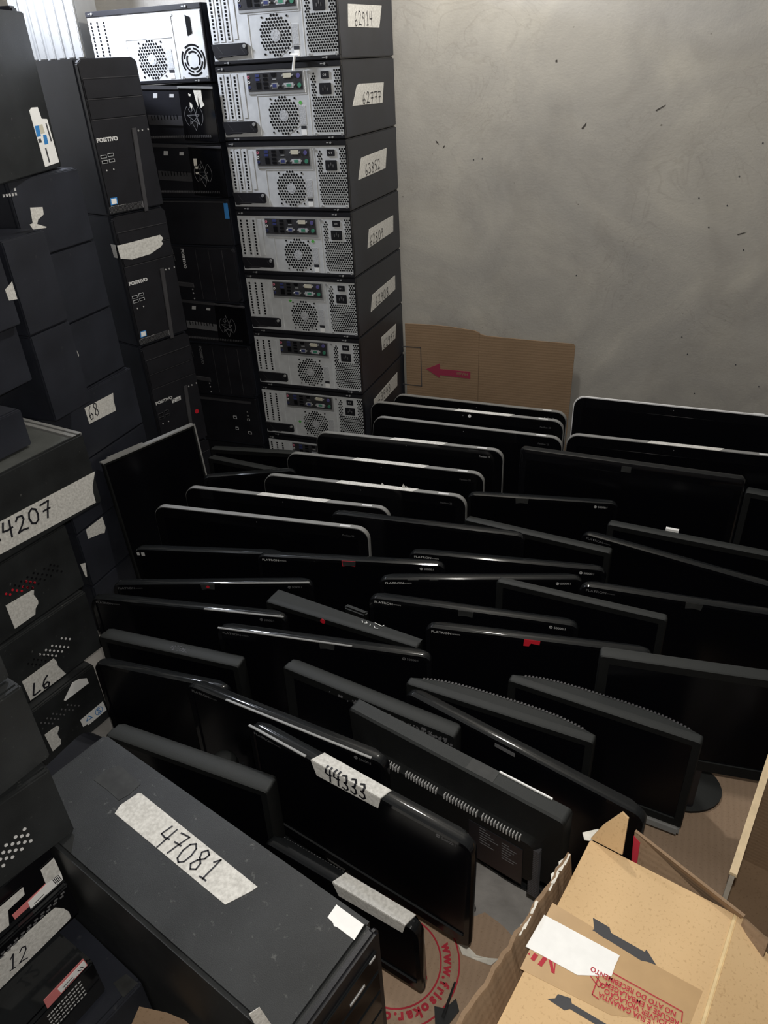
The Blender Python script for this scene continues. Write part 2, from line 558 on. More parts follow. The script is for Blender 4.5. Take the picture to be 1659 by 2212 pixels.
def rear_tower(W, H, D, label, loc, group, fan_psu=False):
    t = thing('desktop_tower', label, 'computer tower', loc, 0, group)
    X = lambda u: -W / 2 + u * W
    Zv = lambda v: H * (1 - v)
    case_shell(W, H, D, t, 'case', .006)
    mb = MB()
    mb.box(-W / 2, W / 2, 0, .012, Zv(.075), H - .001)
    mb.box(-W / 2, W / 2, 0, .012, .001, Zv(.947))
    mb.box(W / 2 - .0035, W / 2, .001, .012, Zv(.947), Zv(.075))
    mb.build('case_rim', 'plastic', t, bevel=.0012)
    mb = MB()
    mb.rect(-W / 2 + .002, W / 2 - .0035, Zv(.949), Zv(.073), front, -.008, -.003)
    # pressed frame lines
    mb.rect(X(.315), X(.317), Zv(.93), Zv(.40), front, -.003, -.0018)
    mb.rect(X(.735), X(.738), Zv(.93), Zv(.12), front, -.003, -.0015)
    mb.rect(X(.315), X(.72), Zv(.405), Zv(.397), front, -.003, -.0018)
    panel = mb.build('rear_panel', 'steel', t)
    P = lambda a, b, e: (a, -(e - .003), b)
    # expansion slot covers
    for u in (.035, .092, .150):
        mb = MB()
        mb.rect(X(u - .020), X(u + .024), Zv(.715), Zv(.105), P, 0, .0014)
        o = mb.build('slot_cover', 'steel', panel, bevel=.0006)
        mb = MB()
        for i in range(12):
            z = Zv(.155 + .047 * i)
            mb.rect(X(u) - .0027, X(u) + .0027, z - .0028, z + .0028, P, .0012, .0018)
        mb.build('slot_holes', 'hole', panel)
    mb = MB()
    mb.rect(X(.19), X(.222), Zv(.69), Zv(.13), P, 0, .0014)
    mb.build('slot_cover', 'steel', panel, bevel=.0006)
    if not fan_psu:
        # port plate
        mb = MB()
        mb.rect(X(.252), X(.715), Zv(.385), Zv(.10), P, 0, .0022)
        io = mb.build('port_frame', 'steel_bright', t, bevel=.0008)
        mb = MB()
        mb.rect(X(.258), X(.70), Zv(.345), Zv(.112), P, .0018, .0028)
        plate = mb.build('port_plate', 'ioplate', io)
        Q = lambda a, b, e: P(a, b, e + .0027)

        def port(nm, m, shapes):
            q = MB()
            for s_ in shapes:
                s_(q)
            q.build(nm, m, io)
        for v, m in ((.158, 'pinkport'), (.225, 'logo_white'), (.292, 'navy')):
            port('audio_jack', m, [lambda q, v=v: q.ring(X(.268), Zv(v), .0018, .0036, Q, 0, .001, 12)])
        port('usb_socket', 'navy', [lambda q: q.rect(X(.325), X(.357), Zv(.16), Zv(.127), Q, 0, .0012), lambda q: q.rect(X(.325), X(.357), Zv(.21), Zv(.178), Q, 0, .0012)])
        port('network_socket', 'hole', [lambda q: q.rect(X(.328), X(.362), Zv(.315), Zv(.23), Q, 0, .0012)])
        port('usb_socket', 'hole', [lambda q, v=v: q.rect(X(.386), X(.421), Zv(v + .032), Zv(v), Q, 0, .0012) for v in (.127, .177, .232, .285)])
        port('video_socket', 'steel_bright', [lambda q: q.rect(X(.452), X(.50), Zv(.315), Zv(.245), Q, 0, .0012), lambda q: q.rect(X(.462), X(.492), Zv(.205), Zv(.19), Q, 0, .001)])
        port('video_connector', 'navy', [lambda q: q.rect(X(.460), X(.492), Zv(.30), Zv(.26), Q, .001, .002)])
        port('hdmi_socket', 'hole', [lambda q: q.prism([(X(.452), Zv(.12)), (X(.492), Zv(.12)), (X(.486), Zv(.165)), (X(.458), Zv(.165))], Q, 0, .0012)])
        port('dvi_socket', 'label_yellow', [lambda q: q.rect(X(.55), X(.612), Zv(.185), Zv(.13), Q, 0, .0022)])
        port('serial_socket', 'label_grey', [lambda q: q.rect(X(.55), X(.625), Zv(.315), Zv(.25), Q, 0, .001)])
        port('serial_connector', 'green', [lambda q: q.rect(X(.572), X(.606), Zv(.30), Zv(.262), Q, .001, .002)])
        port('screw_posts', 'steel_bright', [lambda q, u=u, v=v: q.disc(X(u), Zv(v), .0022, Q, 0, .003, 6) for u, v in ((.447, .28), (.507, .28), (.545, .28), (.630, .28), (.545, .157), (.622, .157))])
        port('mouse_socket', 'green', [lambda q: q.disc(X(.672), Zv(.285), .0052, Q, 0, .0014, 14)])
        port('keyboard_socket', 'purple', [lambda q: q.disc(X(.668), Zv(.165), .0052, Q, 0, .0014, 14)])
    # case fan grille: a pointed-top hexagon of holes
    cx, cz, R = X(.521), Zv(.672), .0475
    mb = MB()
    mb.disc(cx, cz, R + .002, P, 0, .0006, 6, 0, None, math.pi / 2)
    fan = mb.build('fan_grille', 'steel', t)

    def in_hex(a, b, R=R):
        a, b = abs(a - cx), abs(b - cz)
        return a < R * .866 and b < R - .0012 - a * .577
    mb = MB()
    hex_holes(mb, in_hex, .0080, .0031, cx - .040, cx + .045, cz - .04157, cz + .047, P, .0012)
    mb.build('fan_holes', 'hole', fan)
    mb = MB()
    mb.disc(cx, cz, .0135, P, .0006, .0014, 20)
    for k in range(7):
        mb.disc(cx + .008 * math.cos(k), cz + .008 * math.sin(k), .0026, P, .0014, .0016, 6)
    mb.build('fan_hub', 'label_grey', fan)
    for sx, sz in ((-1, 1), (1, 1), (-1, -1), (1, -1)):
        mb = MB()
        mb.disc(cx + sx * .0345, cz + sz * .0385, .0024, P, 0, .0012, 8)
        mb.build('screw_hole', 'hole', fan)
    # power supply
    if fan_psu:
        mb = MB()
        mb.rect(X(.755), X(.985), Zv(.94), Zv(.09), P, 0, .001)
        psu = mb.build('power_supply_panel', 'steel', t)
        a, c = X(.876), Zv(.71)
        mb = MB()
        for r0 in (.017, .0245, .032):
            for k in range(4):
                q = math.pi / 4 + k * math.pi / 2 + (math.pi / 4 if r0 == .0245 else 0)
                mb.ring(a, c, r0, r0 + .0042, P, .0008, .0016, 10, q + .14, q + math.pi / 2 - .14)
        mb.build('fan_slots', 'hole', psu)
        mb = MB()
        mb.prism([(X(.86), Zv(.40)), (X(.90), Zv(.37)), (X(.90), Zv(.17)), (X(.86), Zv(.14))], P, .0008, .002)
        mb.build('power_socket', 'hole', psu)
    else:
        mb = MB()
        mb.rect(X(.748), W / 2 - .004, Zv(.945), Zv(.085), P, 0, .0008)
        psu = mb.build('power_supply_panel', 'steel', t)

        def in_psu(a, b):
            u, v = (a + W / 2) / W, 1 - b / H
            if not (.757 < u < .985 and .115 < v < .925):
                return False
            if .80 < u < .938 and v < .445:
                return False
            if v > .85 and (u - .757) < (v - .85) * .5:
                return False
            if v < .2 and (u - .757) < (.2 - v) * .5:
                return False
            return True
        mb = MB()
        hex_holes(mb, in_psu, .0067, .0026, X(.757), X(.985), Zv(.925), Zv(.11), P, .0014)
        mb.build('vent_holes', 'hole', psu)
        mb = MB()
        mb.rect(X(.874) - .0112, X(.874) + .0112, Zv(.172) - .008, Zv(.172) + .008, P, .0005, .003)
        sw = mb.build('power_switch', 'plastic', psu, bevel=.0008)
        mb = MB()
        mb.ring(X(.866), Zv(.172), .0016, .0024, P, .003, .0034, 10)
        mb.rect(X(.882) - .0006, X(.882) + .0006, Zv(.172) - .0024, Zv(.172) + .0024, P, .003, .0034)
        mb.build('switch_marks', 'logo', psu)
        mb = MB()
        a, c = X(.870), Zv(.345)
        mb.prism([(a - .0165, c - .0125), (a + .0165, c - .0125), (a + .0165, c + .0125), (a - .0165, c + .0125)], P, .0005, .003)
        mb.build('power_socket', 'plastic', psu, bevel=.001)
        mb = MB()
        for da, db in ((-.006, -.001), (.006, -.001), (0, .0035)):
            mb.rect(a + da - .0011, a + da + .0011, c + db - .0035, c + db + .0035, P, .003, .0036)
        mb.build('socket_pins', 'logo_dim', psu)
    # black card latch
    mb = MB()
    mb.prism([(X(.0), Zv(.735)), (X(.275), Zv(.735)), (X(.292), Zv(.755)), (X(.292), Zv(.875)), (X(.282), Zv(.892)), (X(.17), Zv(.892)), (X(.15), Zv(.905)), (X(.08), Zv(.905)), (X(.05), Zv(.92)), (X(.02), Zv(.92))], P, .0, .006)
    latch = mb.build('card_latch', 'plastic', t, bevel=.001)
    mb = MB()
    mb.disc(X(.272), Zv(.775), .0042, P, .005, .0085, 10)
    mb.build('latch_screw', 'steel_bright', latch)
    mb = MB()
    strokes(mb, [[(X(.05), Zv(.76)), (X(.09), Zv(.86))], [(X(.24), Zv(.79)), (X(.27), Zv(.87))], [(X(.06), Zv(.885)), (X(.20), Zv(.885))]], P, .0012, .0064)
    mb.build('latch_ridges', 'plastic_grey', latch)
    # stickers and screws
    mb = MB()
    mb.rect(X(.648), X(.698), Zv(.80), Zv(.55), P, 0, .0008)
    mb.build('spec_label', 'label_grey', t)
    mb = MB()
    mb.rect(X(.652), X(.695), Zv(.855), Zv(.815), P, 0, .0008, 0)
    mb.rect(X(.653), X(.692), Zv(.935), Zv(.865), P, 0, .0008, 1)
    mb.build('licence_sticker', ['ink', 'paper_white'], t)
    mb = MB()
    for u, v in ((.745, .125), (.773, .93), (.975, .935)):
        mb.disc(X(u), Zv(v), .0035, P, 0, .0025, 10)
    for u, v in ((.06, .035), (.88, .035), (.12, .975), (.90, .975)):
        mb.disc(X(u), Zv(v), .0026, front, 0, .0022, 8)
        mb.rect(X(u) - .012, X(u) - .0055, Zv(v) - .001, Zv(v) + .001, front, 0, .001)
    mb.build('screws', 'steel_bright', t)
    return t


rear_group = 'towers stacked with their silver backs out beside the wall'
A_LABELS = [
    'black computer tower with silver back, paper tape 62914, topmost of the stack beside the wall',
    'black computer tower with silver back, paper tape 62777 on its side',
    'black computer tower with silver back, paper tape 63852 on its side',
    'black computer tower with silver back, paper tape 62809 on its side',
    'black computer tower with silver back, paper tape 62908 on its side',
    'black computer tower with silver back, short paper tape 62997 on its side',
    'black computer tower with silver back, paper tape 63548 hanging loose near the cardboard sheet',
    'silver backed tower half hidden by a silver rimmed screen, just under the one taped 63548',
    'silver backed tower behind the silver rimmed screens, second from the floor',
    'silver backed tower on the floor, lowest of the stack beside the wall']
A_POS = [(-0.177, 0.0, 1.4, 0.0, 0.354, 0.173, 0.39), (-0.177, 0.0, 1.225, 0.0, 0.354, 0.173, 0.39), (-0.177, 0.0, 1.05, 0.0, 0.354, 0.173, 0.39), (-0.177, 0.0, 0.875, 0.0, 0.354, 0.173, 0.39), (-0.177, 0.0, 0.7, 0.0, 0.354, 0.173, 0.39), (-0.177, 0.0, 0.525, 0.0, 0.354, 0.173, 0.39), (-0.177, 0.0, 0.35, 0.0, 0.354, 0.173, 0.39), (-0.177, 0.0, 0.175, 0.0, 0.354, 0.173, 0.39), (-0.177, 0.0, 0.0, 0.0, 0.354, 0.173, 0.39), (-0.177, 0.0, -0.175, 0.0, 0.354, 0.173, 0.39)]
A_TAPES = [
    ('62914', [(0.0692, 0.1129), (0.3053, 0.1168), (0.2804, 0.0666), (0.0633, 0.0658)], [(0.1059, 0.0683), (0.236, 0.0722)]),
    ('62777', [(0.0976, 0.1142), (0.1152, 0.1176), (0.2975, 0.1142), (0.281, 0.065), (0.0612, 0.0702)], [(0.1302, 0.0714), (0.2739, 0.0676)]),
    ('63852', [(0.0987, 0.1199), (0.2998, 0.1236), (0.2831, 0.072), (0.0697, 0.0686)], [(0.1218, 0.0732), (0.243, 0.0769)]),
    ('62809', [(0.1274, 0.1062), (0.3329, 0.1078), (0.3273, 0.0612), (0.1085, 0.0566)], [(0.1275, 0.0603), (0.2444, 0.064)]),
    ('62908', [(0.1245, 0.0946), (0.3287, 0.1016), (0.3262, 0.0581), (0.1057, 0.0484)], [(0.146, 0.0551), (0.2664, 0.0578)]),
    ('62997', [(0.1811, 0.1204), (0.3196, 0.1217), (0.3078, 0.076), (0.1839, 0.077)], [(0.1945, 0.0795), (0.3052, 0.0769)]),
    ('63548', [(0.087, 0.1219), (0.3145, 0.1302), (0.3092, 0.0835), (0.1275, 0.0826), (0.0871, 0.0675)], [(0.1248, 0.0935), (0.2445, 0.0939)]),
]
GREEN = {1: (.663, .51), 3: (.66, .45), 4: (.40, .42), 6: (.36, .66)}
first = None
RF = right_face(.354)
for k, (x, y, z, yaw, W, H, D) in enumerate(A_POS):
    if first is None:
        t = first = rear_tower(W, H, D, A_LABELS[0], (x, y, z), rear_group)
    else:
        # copy the tower without the first one's own tape
        t = first.copy()
        COL.objects.link(t)
        for ch in list(first.children):
            if ch.name.startswith('paper_tape') or ch.name.startswith('green_sticker'):
                continue
            copy_tree(ch, t)
        t.location = (x, y, z)
        t['label'] = A_LABELS[k]
    if k < len(A_TAPES):
        num, pts, base = A_TAPES[k]
        tp = paper(t, pts, RF)
        handwriting(num, tp, RF, base[0], base[1], .026 if k else .03, .0020)
    if k in GREEN:
        u, v = GREEN[k]
        mb = MB()
        mb.disc(-W / 2 + u * W, H * (1 - v), .0055, front, -.003, -.0022, 4)
        mb.build('green_sticker', 'greenstk', t)
# loose white zip tie between the two upper towers
zt = [(-0.1166, -0.012, 1.4101), (-0.124, -0.012, 1.3809)]
mb = MB()
mb.tube(zt[0], zt[1], .0035, 8)
mb.tube((zt[0][0] - .012, zt[0][1] + .004, zt[0][2] + .004), (zt[0][0] + .012, zt[0][1], zt[0][2] + .003), .003, 8)
tag(mb.build('cable_tie', 'paper_white'), 'white cable tie hanging over the back of the tower taped 62777', 'cable tie')

x, y, z, yaw, W, H, D = (-0.549, 0.0, 1.365, 0.0, 0.355, 0.173, 0.36)
rear_tower(W, H, D, 'silver backed tower with a round fan grille, lying under the glare at the upper left', (x, y, z), rear_group, True)


# ------------------------------------------------------------------ towers with fronts out, left of the silver backs
def f_map(W, H, W0, H0):
    return lambda a, b, e: (a * W / W0, -e, b * H / H0)


C1 = dict(text=[(-0.0801, 0.1746), (-0.0208, 0.1757)], usb=[(-0.0705, 0.141), (-0.049, 0.1432), (-0.0702, 0.1288), (-0.0489, 0.1299)],
          jack=[(-0.07, 0.1088), (-0.0488, 0.109)], stk=[(-0.0782, 0.0433), (-0.0576, 0.0427), (-0.0592, 0.0262), (-0.0804, 0.0256)],
          small=[(-0.0813, 0.0192), (-0.0322, 0.0197)], grille=[(-0.0871, 0.0092), (0.0194, 0.0073), (0.02, -0.0053), (-0.0896, -0.0051)],
          ridge=[(0.0287, 0.1974), (0.0433, 0.1984), (0.0303, -0.0044), (0.0178, -0.005)], leds=[(0.0495, 0.1906), (0.0619, 0.1909), (0.0801, 0.1912)])


def tower_front(parent, fn, W, H, logo='logo', bays=True, sticker=True):
    """black office tower front: bay covers on top, lettering, four usb sockets, grille"""
    mb = MB()
    c = .012
    pts = [(-W / 2 + .002, .004), (W / 2 - .002, .004), (W / 2 - .002, H - .01), (W / 2 - .012, H - .002), (-W / 2 + .012, H - .002), (-W / 2 + .002, H - .01)]
    mb.prism(pts, fn, -.004, .010)
    fr = mb.build('front_bezel', 'plastic', parent, bevel=.002)
    F = lambda a, b, e: fn(a, b, e + .010)
    mb = MB()
    for zz in (.628, .755, .882):
        mb.rect(-W / 2 + .008, W / 2 - .008, H * zz - .0006, H * zz + .0006, F, 0, .0006)
    mb.build('bay_seams', 'plastic_grey', fr)
    mb = MB()
    mb.rect(-W / 2 + .006, W / 2 - .006, H * .634, H * .75, F, 0, .0016)
    mb.rect(-W / 2 + .006, W / 2 - .006, H * .76, H * .876, F, 0, .0016)
    mb.build('bay_cover', 'plastic', fr, bevel=.001)
    mb = MB()
    mb.prism(C1['ridge'], F, 0, .003)
    mb.build('ridge', 'plastic_grey', fr, bevel=.001)
    p, q = C1['text']
    w = math.hypot(q[0] - p[0], q[1] - p[1])
    text('lettering', 'POSITIVO', .0092, parent, F, p, (1, 0), logo, .0008, 'LEFT', .0006, w / .0525)
    mb = MB()
    for a, b in C1['usb']:
        mb.rect(a - .0085, a + .0085, b - .0038, b + .0038, F, 0, .0014, 0)
        mb.rect(a - .0072, a + .0072, b - .0025, b + .0025, F, .0014, .0018, 1)
    mb.build('usb_sockets', ['label_grey' if logo == 'logo_white' else 'plastic_grey', 'hole'], fr)
    mb = MB()
    for a, b in C1['jack']:
        mb = MB()
        mb.disc(a, b, .002, F, 0, .001, 8)
        mb.build('audio_jack', 'logo', fr)
    for a, b in C1['leds']:
        mb = MB()
        mb.ring(a, b, .0012, .0022, F, 0, .001, 10)
        mb.build('indicator_light', 'logo', fr)
    if sticker:
        mb = MB()
        s_ = C1['stk']
        mb.prism(s_, F, 0, .0006, 1)
        ca = sum(a for a, _ in s_) / 4
        cb = sum(b_ for _, b_ in s_) / 4
        mb.prism([(ca + (a - ca) * .74, cb + (b_ - cb) * .74) for a, b_ in s_], F, .0006, .001, 0)
        mb.build('processor_sticker', ['paper_white', 'blue'], parent)
        p, q = C1['small']
        text('model_lettering', 'POSITIVO MASTER', .0042, parent, F, p, (1, 0), 'logo', .0008)
    mb = MB()
    g = C1['grille']
    a0, a1, b0, b1 = g[0][0], g[1][0], .006, .022
    mb.rect(a0, a1, b0, b1, F, 0, .0008)
    mb.build('grille_panel', 'label_dark', fr)
    mb = MB()
    for i in range(7):
        for j in range(26):
            a = a0 + (j + .5 + .25 * (i % 2)) * (a1 - a0) / 27
            bb = b0 + (i + .5) * (b1 - b0) / 7
            mb.rect(a - .0013, a + .0013, bb - .0008, bb + .0008, F, .0008, .0013)
    mb.build('grille_holes', 'hole', fr)
    return fr


C_LABELS = ['upright black tower with bright white lettering and blank bay covers, topmost of the corner stack',
            'upright black tower in the corner with blank paper tape across its upper front',
            'upright black tower with a checkered silver sticker over its lettering and a red dot',
            'upright black tower at the bottom of the corner stack, hidden behind the silver edged screen']
C_POS = [(-0.563, -0.1648, 1.074, 72.0, 0.175, 0.356, 0.38), (-0.563, -0.1648, 0.716, 72.0, 0.175, 0.356, 0.38), (-0.563, -0.1648, 0.358, 72.0, 0.175, 0.356, 0.38), (-0.563, -0.1648, 0.0, 72.0, 0.175, 0.356, 0.38)]
ct = None
for k, (x, y, z, yaw, W, H, D) in enumerate(C_POS):
    t = thing('desktop_tower', C_LABELS[k], 'computer tower', (x, y, z), yaw, 'upright towers stacked in the corner')
    case_shell(W, H, D, t, 'case', .004)
    tower_front(t, front, W, H, ['logo_white', 'logo_white', 'logo', 'logo'][k])
    F = lambda a, b, e: (a, -e - (.0120 if k == 1 else .010), b)
    if k == 1:
        paper(t, [(-0.0905, 0.2846), (-0.079, 0.2838), (0.0515, 0.2863), (0.06, 0.2762), (0.0526, 0.2689), (0.0557, 0.262), (0.0474, 0.2554), (0.0077, 0.2429), (-0.0532, 0.2403), (-0.0885, 0.2495)], F)
        paper(t, [(0.0216, 0.2848), (-0.0002, 0.284), (0.0026, 0.249), (0.0184, 0.2502)], left_face(W))
    if k == 2:
        mb = MB()
        q = [(-0.0225, 0.172), (0.0127, 0.1729), (0.0115, 0.1598), (-0.0217, 0.1594)]
        mb.prism(q, F, 0, .0008)
        mb.build('checkered_sticker', mat('checkered_foil', (.10, .10, .10), .5, 0, 0, 160, 0, 1, .5, (.75, .75, .75)), t)
        mb = MB()
        q = [(0.0613, 0.1013)]
        mb.disc(q[0][0], q[0][1], .0072, F, 0, .001, 18)
        mb.build('red_dot_sticker', 'red_dot', t)

# sideways towers: emblem fronts and rotated office fronts
E1 = dict(cd=[(-0.0033, 0.1239), (0.0101, 0.1234), (0.0074, 0.1124), (-0.0061, 0.1129)], cd2=[(0.0479, 0.1204), (0.0614, 0.1199), (0.0596, 0.1122), (0.046, 0.1126)],
          vent=[(-0.0343, 0.0732), (0.0783, 0.0669), (0.078, 0.044), (-0.0339, 0.0493)], em=[(0.1164, 0.0667), (0.1445, 0.066)],
          pan=[(0.0801, 0.137), (0.1844, 0.1312), (0.1841, 0.0022), (0.075, 0.0087)], lip=[(0.0803, 0.1382), (0.1848, 0.1329), (0.1845, 0.1285), (0.0798, 0.1332)],
          dots=[(-0.0337, 0.0177), (0.081, 0.0146)], bar=[(-0.0369, 0.1439), (0.0803, 0.1382), (0.0792, 0.1303), (-0.0378, 0.1343)])
B_LV = [(-0.549, 0.0, 1.221, 0.0, 0.352, 0.139, 0.37), (-0.549, 0.0, 1.081, 0.0, 0.352, 0.138, 0.37), (-0.549, 0.0, 0.951, 0.0, 0.352, 0.128, 0.37), (-0.549, 0.0, 0.785, 0.0, 0.352, 0.164, 0.37), (-0.549, 0.0, 0.652, 0.0, 0.352, 0.131, 0.37), (-0.549, 0.0, 0.478, 0.0, 0.352, 0.172, 0.37), (-0.549, 0.0, 0.306, 0.0, 0.352, 0.17, 0.37), (-0.549, 0.0, 0.15, 0.0, 0.352, 0.154, 0.37), (-0.549, 0.0, 0.0, 0.0, 0.352, 0.148, 0.37)]
B_LABELS = ['sideways black tower with round line emblem and long torn residue, under the round fan grille',
            'sideways black tower with round line emblem and short paper scraps, second under the fan',
            'plain black sideways tower with a small blue sticker at its right edge',
            'black sideways tower with its lettering turned on end, under the one with the blue sticker',
            'sideways black tower with round line emblem and light grey vent panel, low in the stack',
            'sideways black tower with rotated lettering, directly under the one with light grey vent panel',
            'dark sideways tower with small silver sockets at the right, just above the leaning grey slabs',
            'dark sideways tower behind the leaning grey slabs, second from the floor',
            'dark sideways tower on the floor behind the leaning grey slabs']


def emblem_front(t, W, H, H0, extra):
    F0 = lambda a, b, e: (a, -e, b * H / H0)
    mb = MB()
    mb.rect(-W / 2 + .002, W / 2 - .002, .003, H0 - .003, F0, -.004, .006)
    fr = mb.build('front_bezel', 'plastic', t, bevel=.0015)
    F = lambda a, b, e: F0(a, b, e + .006)
    mb = MB()
    mb.prism(E1['pan'], F, 0, .005)
    pn = mb.build('emblem_panel', 'gloss', t, bevel=.0015)
    mb = MB()
    mb.prism(E1['lip'], F, .002, .0075)
    mb.build('panel_lip', 'silver' if extra == 0 else 'plastic_grey', pn)
    mb = MB()
    mb.prism(E1['bar'], F, 0, .002)
    mb.build('drive_bay', 'plastic_grey', fr)
    mb = MB()
    mb.prism(E1['cd'], F, 0, .0007)
    mb.build('disc_mark', 'logo', fr)
    mb = MB()
    mb.prism(E1['cd2'], F, 0, .0007)
    mb.build('disc_mark', 'logo', fr)
    mb = MB()
    mb.prism(E1['vent'], F, 0, .0025)
    vp = mb.build('vent_panel', 'plastic_grey' if extra != 4 else 'label_dark', fr, bevel=.0006)
    mb = MB()
    v = E1['vent']
    for i in range(9):
        a = v[0][0] + .012 + (v[1][0] - v[0][0] - .02) * i / 9
        mb.rect(a, a + .0028, v[3][1] + (v[0][1] - v[3][1]) * .45, v[3][1] + (v[0][1] - v[3][1]) * .92, F, .0024, .0031)
    mb.build('vent_slots', 'hole', fr)
    mb = MB()
    (a0, b0), (a1, _) = E1['dots']
    for i in range(34):
        a = a0 + (W / 2 - .012 - a0) * i / 34
        mb.rect(a, a + .0022, b0 - .003, b0 + .003, F, .0, .0065)
    mb.build('vent_ridges', 'plastic_grey', fr)
    # round line emblem
    (ca, cb), (cr, _) = E1['em']
    R = abs(cr - ca)
    K = lambda a, b, e: F(ca + a * R, cb + b * R * H0 / H, e + .005)
    mb = MB()
    arc = [(math.cos(q), 1.05 * math.sin(q)) for q in [math.pi * (.72 + i * .046) for i in range(13)]]
    arc2 = [(-a, b_) for a, b_ in arc]
    star = [[(-.05, 1.15), (.55, -.75), (-.75, .1), (.62, .1), (-.5, -.7), (-.05, 1.15)], [(.05, -1.25), (-.35, -.45), (.4, -.4), (.05, -1.25)], [(-.5, .55), (-.25, .8), (-.05, .5), (-.3, .35), (-.5, .55)], [(.55, .75), (.2, .1), (.5, -.7)]]
    strokes(mb, [arc, arc2] + star, K, .032, .0006)
    mb2 = MB()
    mb2.v, mb2.f, mb2.mi = mb.v, mb.f, mb.mi
    mb2.build('line_emblem', 'logo_mid', pn)
    return fr, F


H0 = B_LV[0][5]
for k, (x, y, z, yaw, W, H, D) in enumerate(B_LV):
    t = thing('desktop_tower', B_LABELS[k], 'computer tower', (x, y, z), yaw, 'sideways towers between the corner and the silver backs')
    case_shell(W, H, D, t, 'case', .004)
    if k in (0, 1, 4):
        fr, F = emblem_front(t, W, H, H0, k)
        if k == 0:
            for q in ([(0.1266, 0.1269), (0.1506, 0.1261), (0.15, 0.1008), (0.1542, 0.0915), (0.1422, 0.085), (0.1394, 0.1011), (0.1377, 0.1148), (0.1351, 0.0875), (0.1304, 0.1014)],
                      [(0.1102, 0.0997), (0.1179, 0.0926), (0.1138, 0.0835), (0.1091, 0.0905)], [(0.11, 0.1202), (0.1171, 0.1177), (0.1152, 0.1132), (0.1103, 0.1145)]):
                paper(t, q, lambda a, b_, e: F(a, b_, e + .005), 'paper_residue', 'paper_torn')
        if k == 1:
            for q in ([(0.0922, 0.1033), (0.1032, 0.1032), (0.1012, 0.0859), (0.0914, 0.0847)], [(0.0944, 0.0834), (0.1033, 0.0834), (0.102, 0.0772), (0.0947, 0.0772)],
                      [(0.0928, 0.0684), (0.1024, 0.0684), (0.103, 0.0634), (0.0935, 0.0639)]):
                paper(t, q, lambda a, b_, e: (a, -e - .011, b_), 'paper_residue', 'paper_torn')
    elif k in (3, 5):
        tower_front(t, lambda a, b_, e, H=H: (b_ - .178, -e, H / 2 - a * H / .178), .175, .356, 'logo_dim' if k == 5 else 'logo', True, False)
    else:
        mb = MB()
        mb.rect(-W / 2 + .002, W / 2 - .002, .003, H - .003, front, -.004, .006)
        fr = mb.build('front_bezel', 'plastic', t, bevel=.0015)
        F = lambda a, b_, e: (a, -e - .006, b_)
        if k == 2:
            mb = MB()
            mb.prism([(0.1643, 0.1177), (0.177, 0.1178), (0.1767, 0.0765), (0.1628, 0.0763)], F, 0, .0008)
            mb.build('blue_sticker', 'blue', t)
            mb = MB()
            mb.rect(-W / 2 + .01, W / 2 - .01, H - .009, H - .006, F, 0, .001)
            mb.build('bezel_line', 'plastic_grey', fr)
        if k == 6:
            pz = [(0.086, 0.0954), (0.1364, 0.1191), (0.1359, 0.1064), (0.1362, 0.0919), (0.0868, 0.055), (0.1342, 0.044)]
            for (a, b_), (w, h), m in zip(pz, ((.013, .011), (.004, .004), (.004, .004), (.009, .008), (.011, .010), (.012, .010)), ('label_grey', 'logo', 'logo', 'logo', 'label_grey', 'logo')):
                mb = MB()
                mb.rect(a - w / 2, a + w / 2, b_ - h / 2, b_ + h / 2, F, 0, .0012)
                s_ = mb.build('front_socket', m, fr)
                mb = MB()
                mb.rect(a - w * .3, a + w * .3, b_ - h * .3, b_ + h * .3, F, .0012, .0016)
                mb.build('socket_opening', 'hole', fr)
            mb = MB()
            mb.rect(-W / 2 + .01, W / 2 - .02, H - .02, H - .012, F, 0, .0025)
            mb.build('bezel_lip', 'plastic_grey', fr)

# ribbed case standing on the corner stack, close to the bulb
t = thing('desktop_tower', 'case with tall vertical ribs in the white glare on top of the corner stack', 'computer tower', (-.855, -.02, 1.432), 8)
case_shell(.2, .3, .12, t, 'silver', .01)
mb = MB()
for i in range(7):
    a = -.092 + i * .029
    mb.box(a, a + .018, 0, .012, .004, .295)
mb.build('front_ribs', 'silver', t, bevel=.002)


# ------------------------------------------------------------------ plain dark cases along the left wall
def plain_case(label, pos, group, m='case', lip=True, bevel=.004, name='desktop_tower', cat='computer tower'):
    x, y, z, yaw, W, H, D = pos
    t = thing(name, label, cat, (x, y, z), yaw, group)
    case_shell(W, H, D, t, m, .006, bevel)
    mb = MB()
    mb.box(-W / 2 + .001, W / 2 - .001, 0, .010, .001, H - .001)
    mb.build('side_panel', m, t, bevel=.0025)
    return t


def dots(parent, pts, r, m, fn=front):
    mb = MB()
    for a, b_ in pts:
        mb.disc(a, b_, r, fn, 0, .0008, 8)
    return mb.build('vent_holes', m, parent)


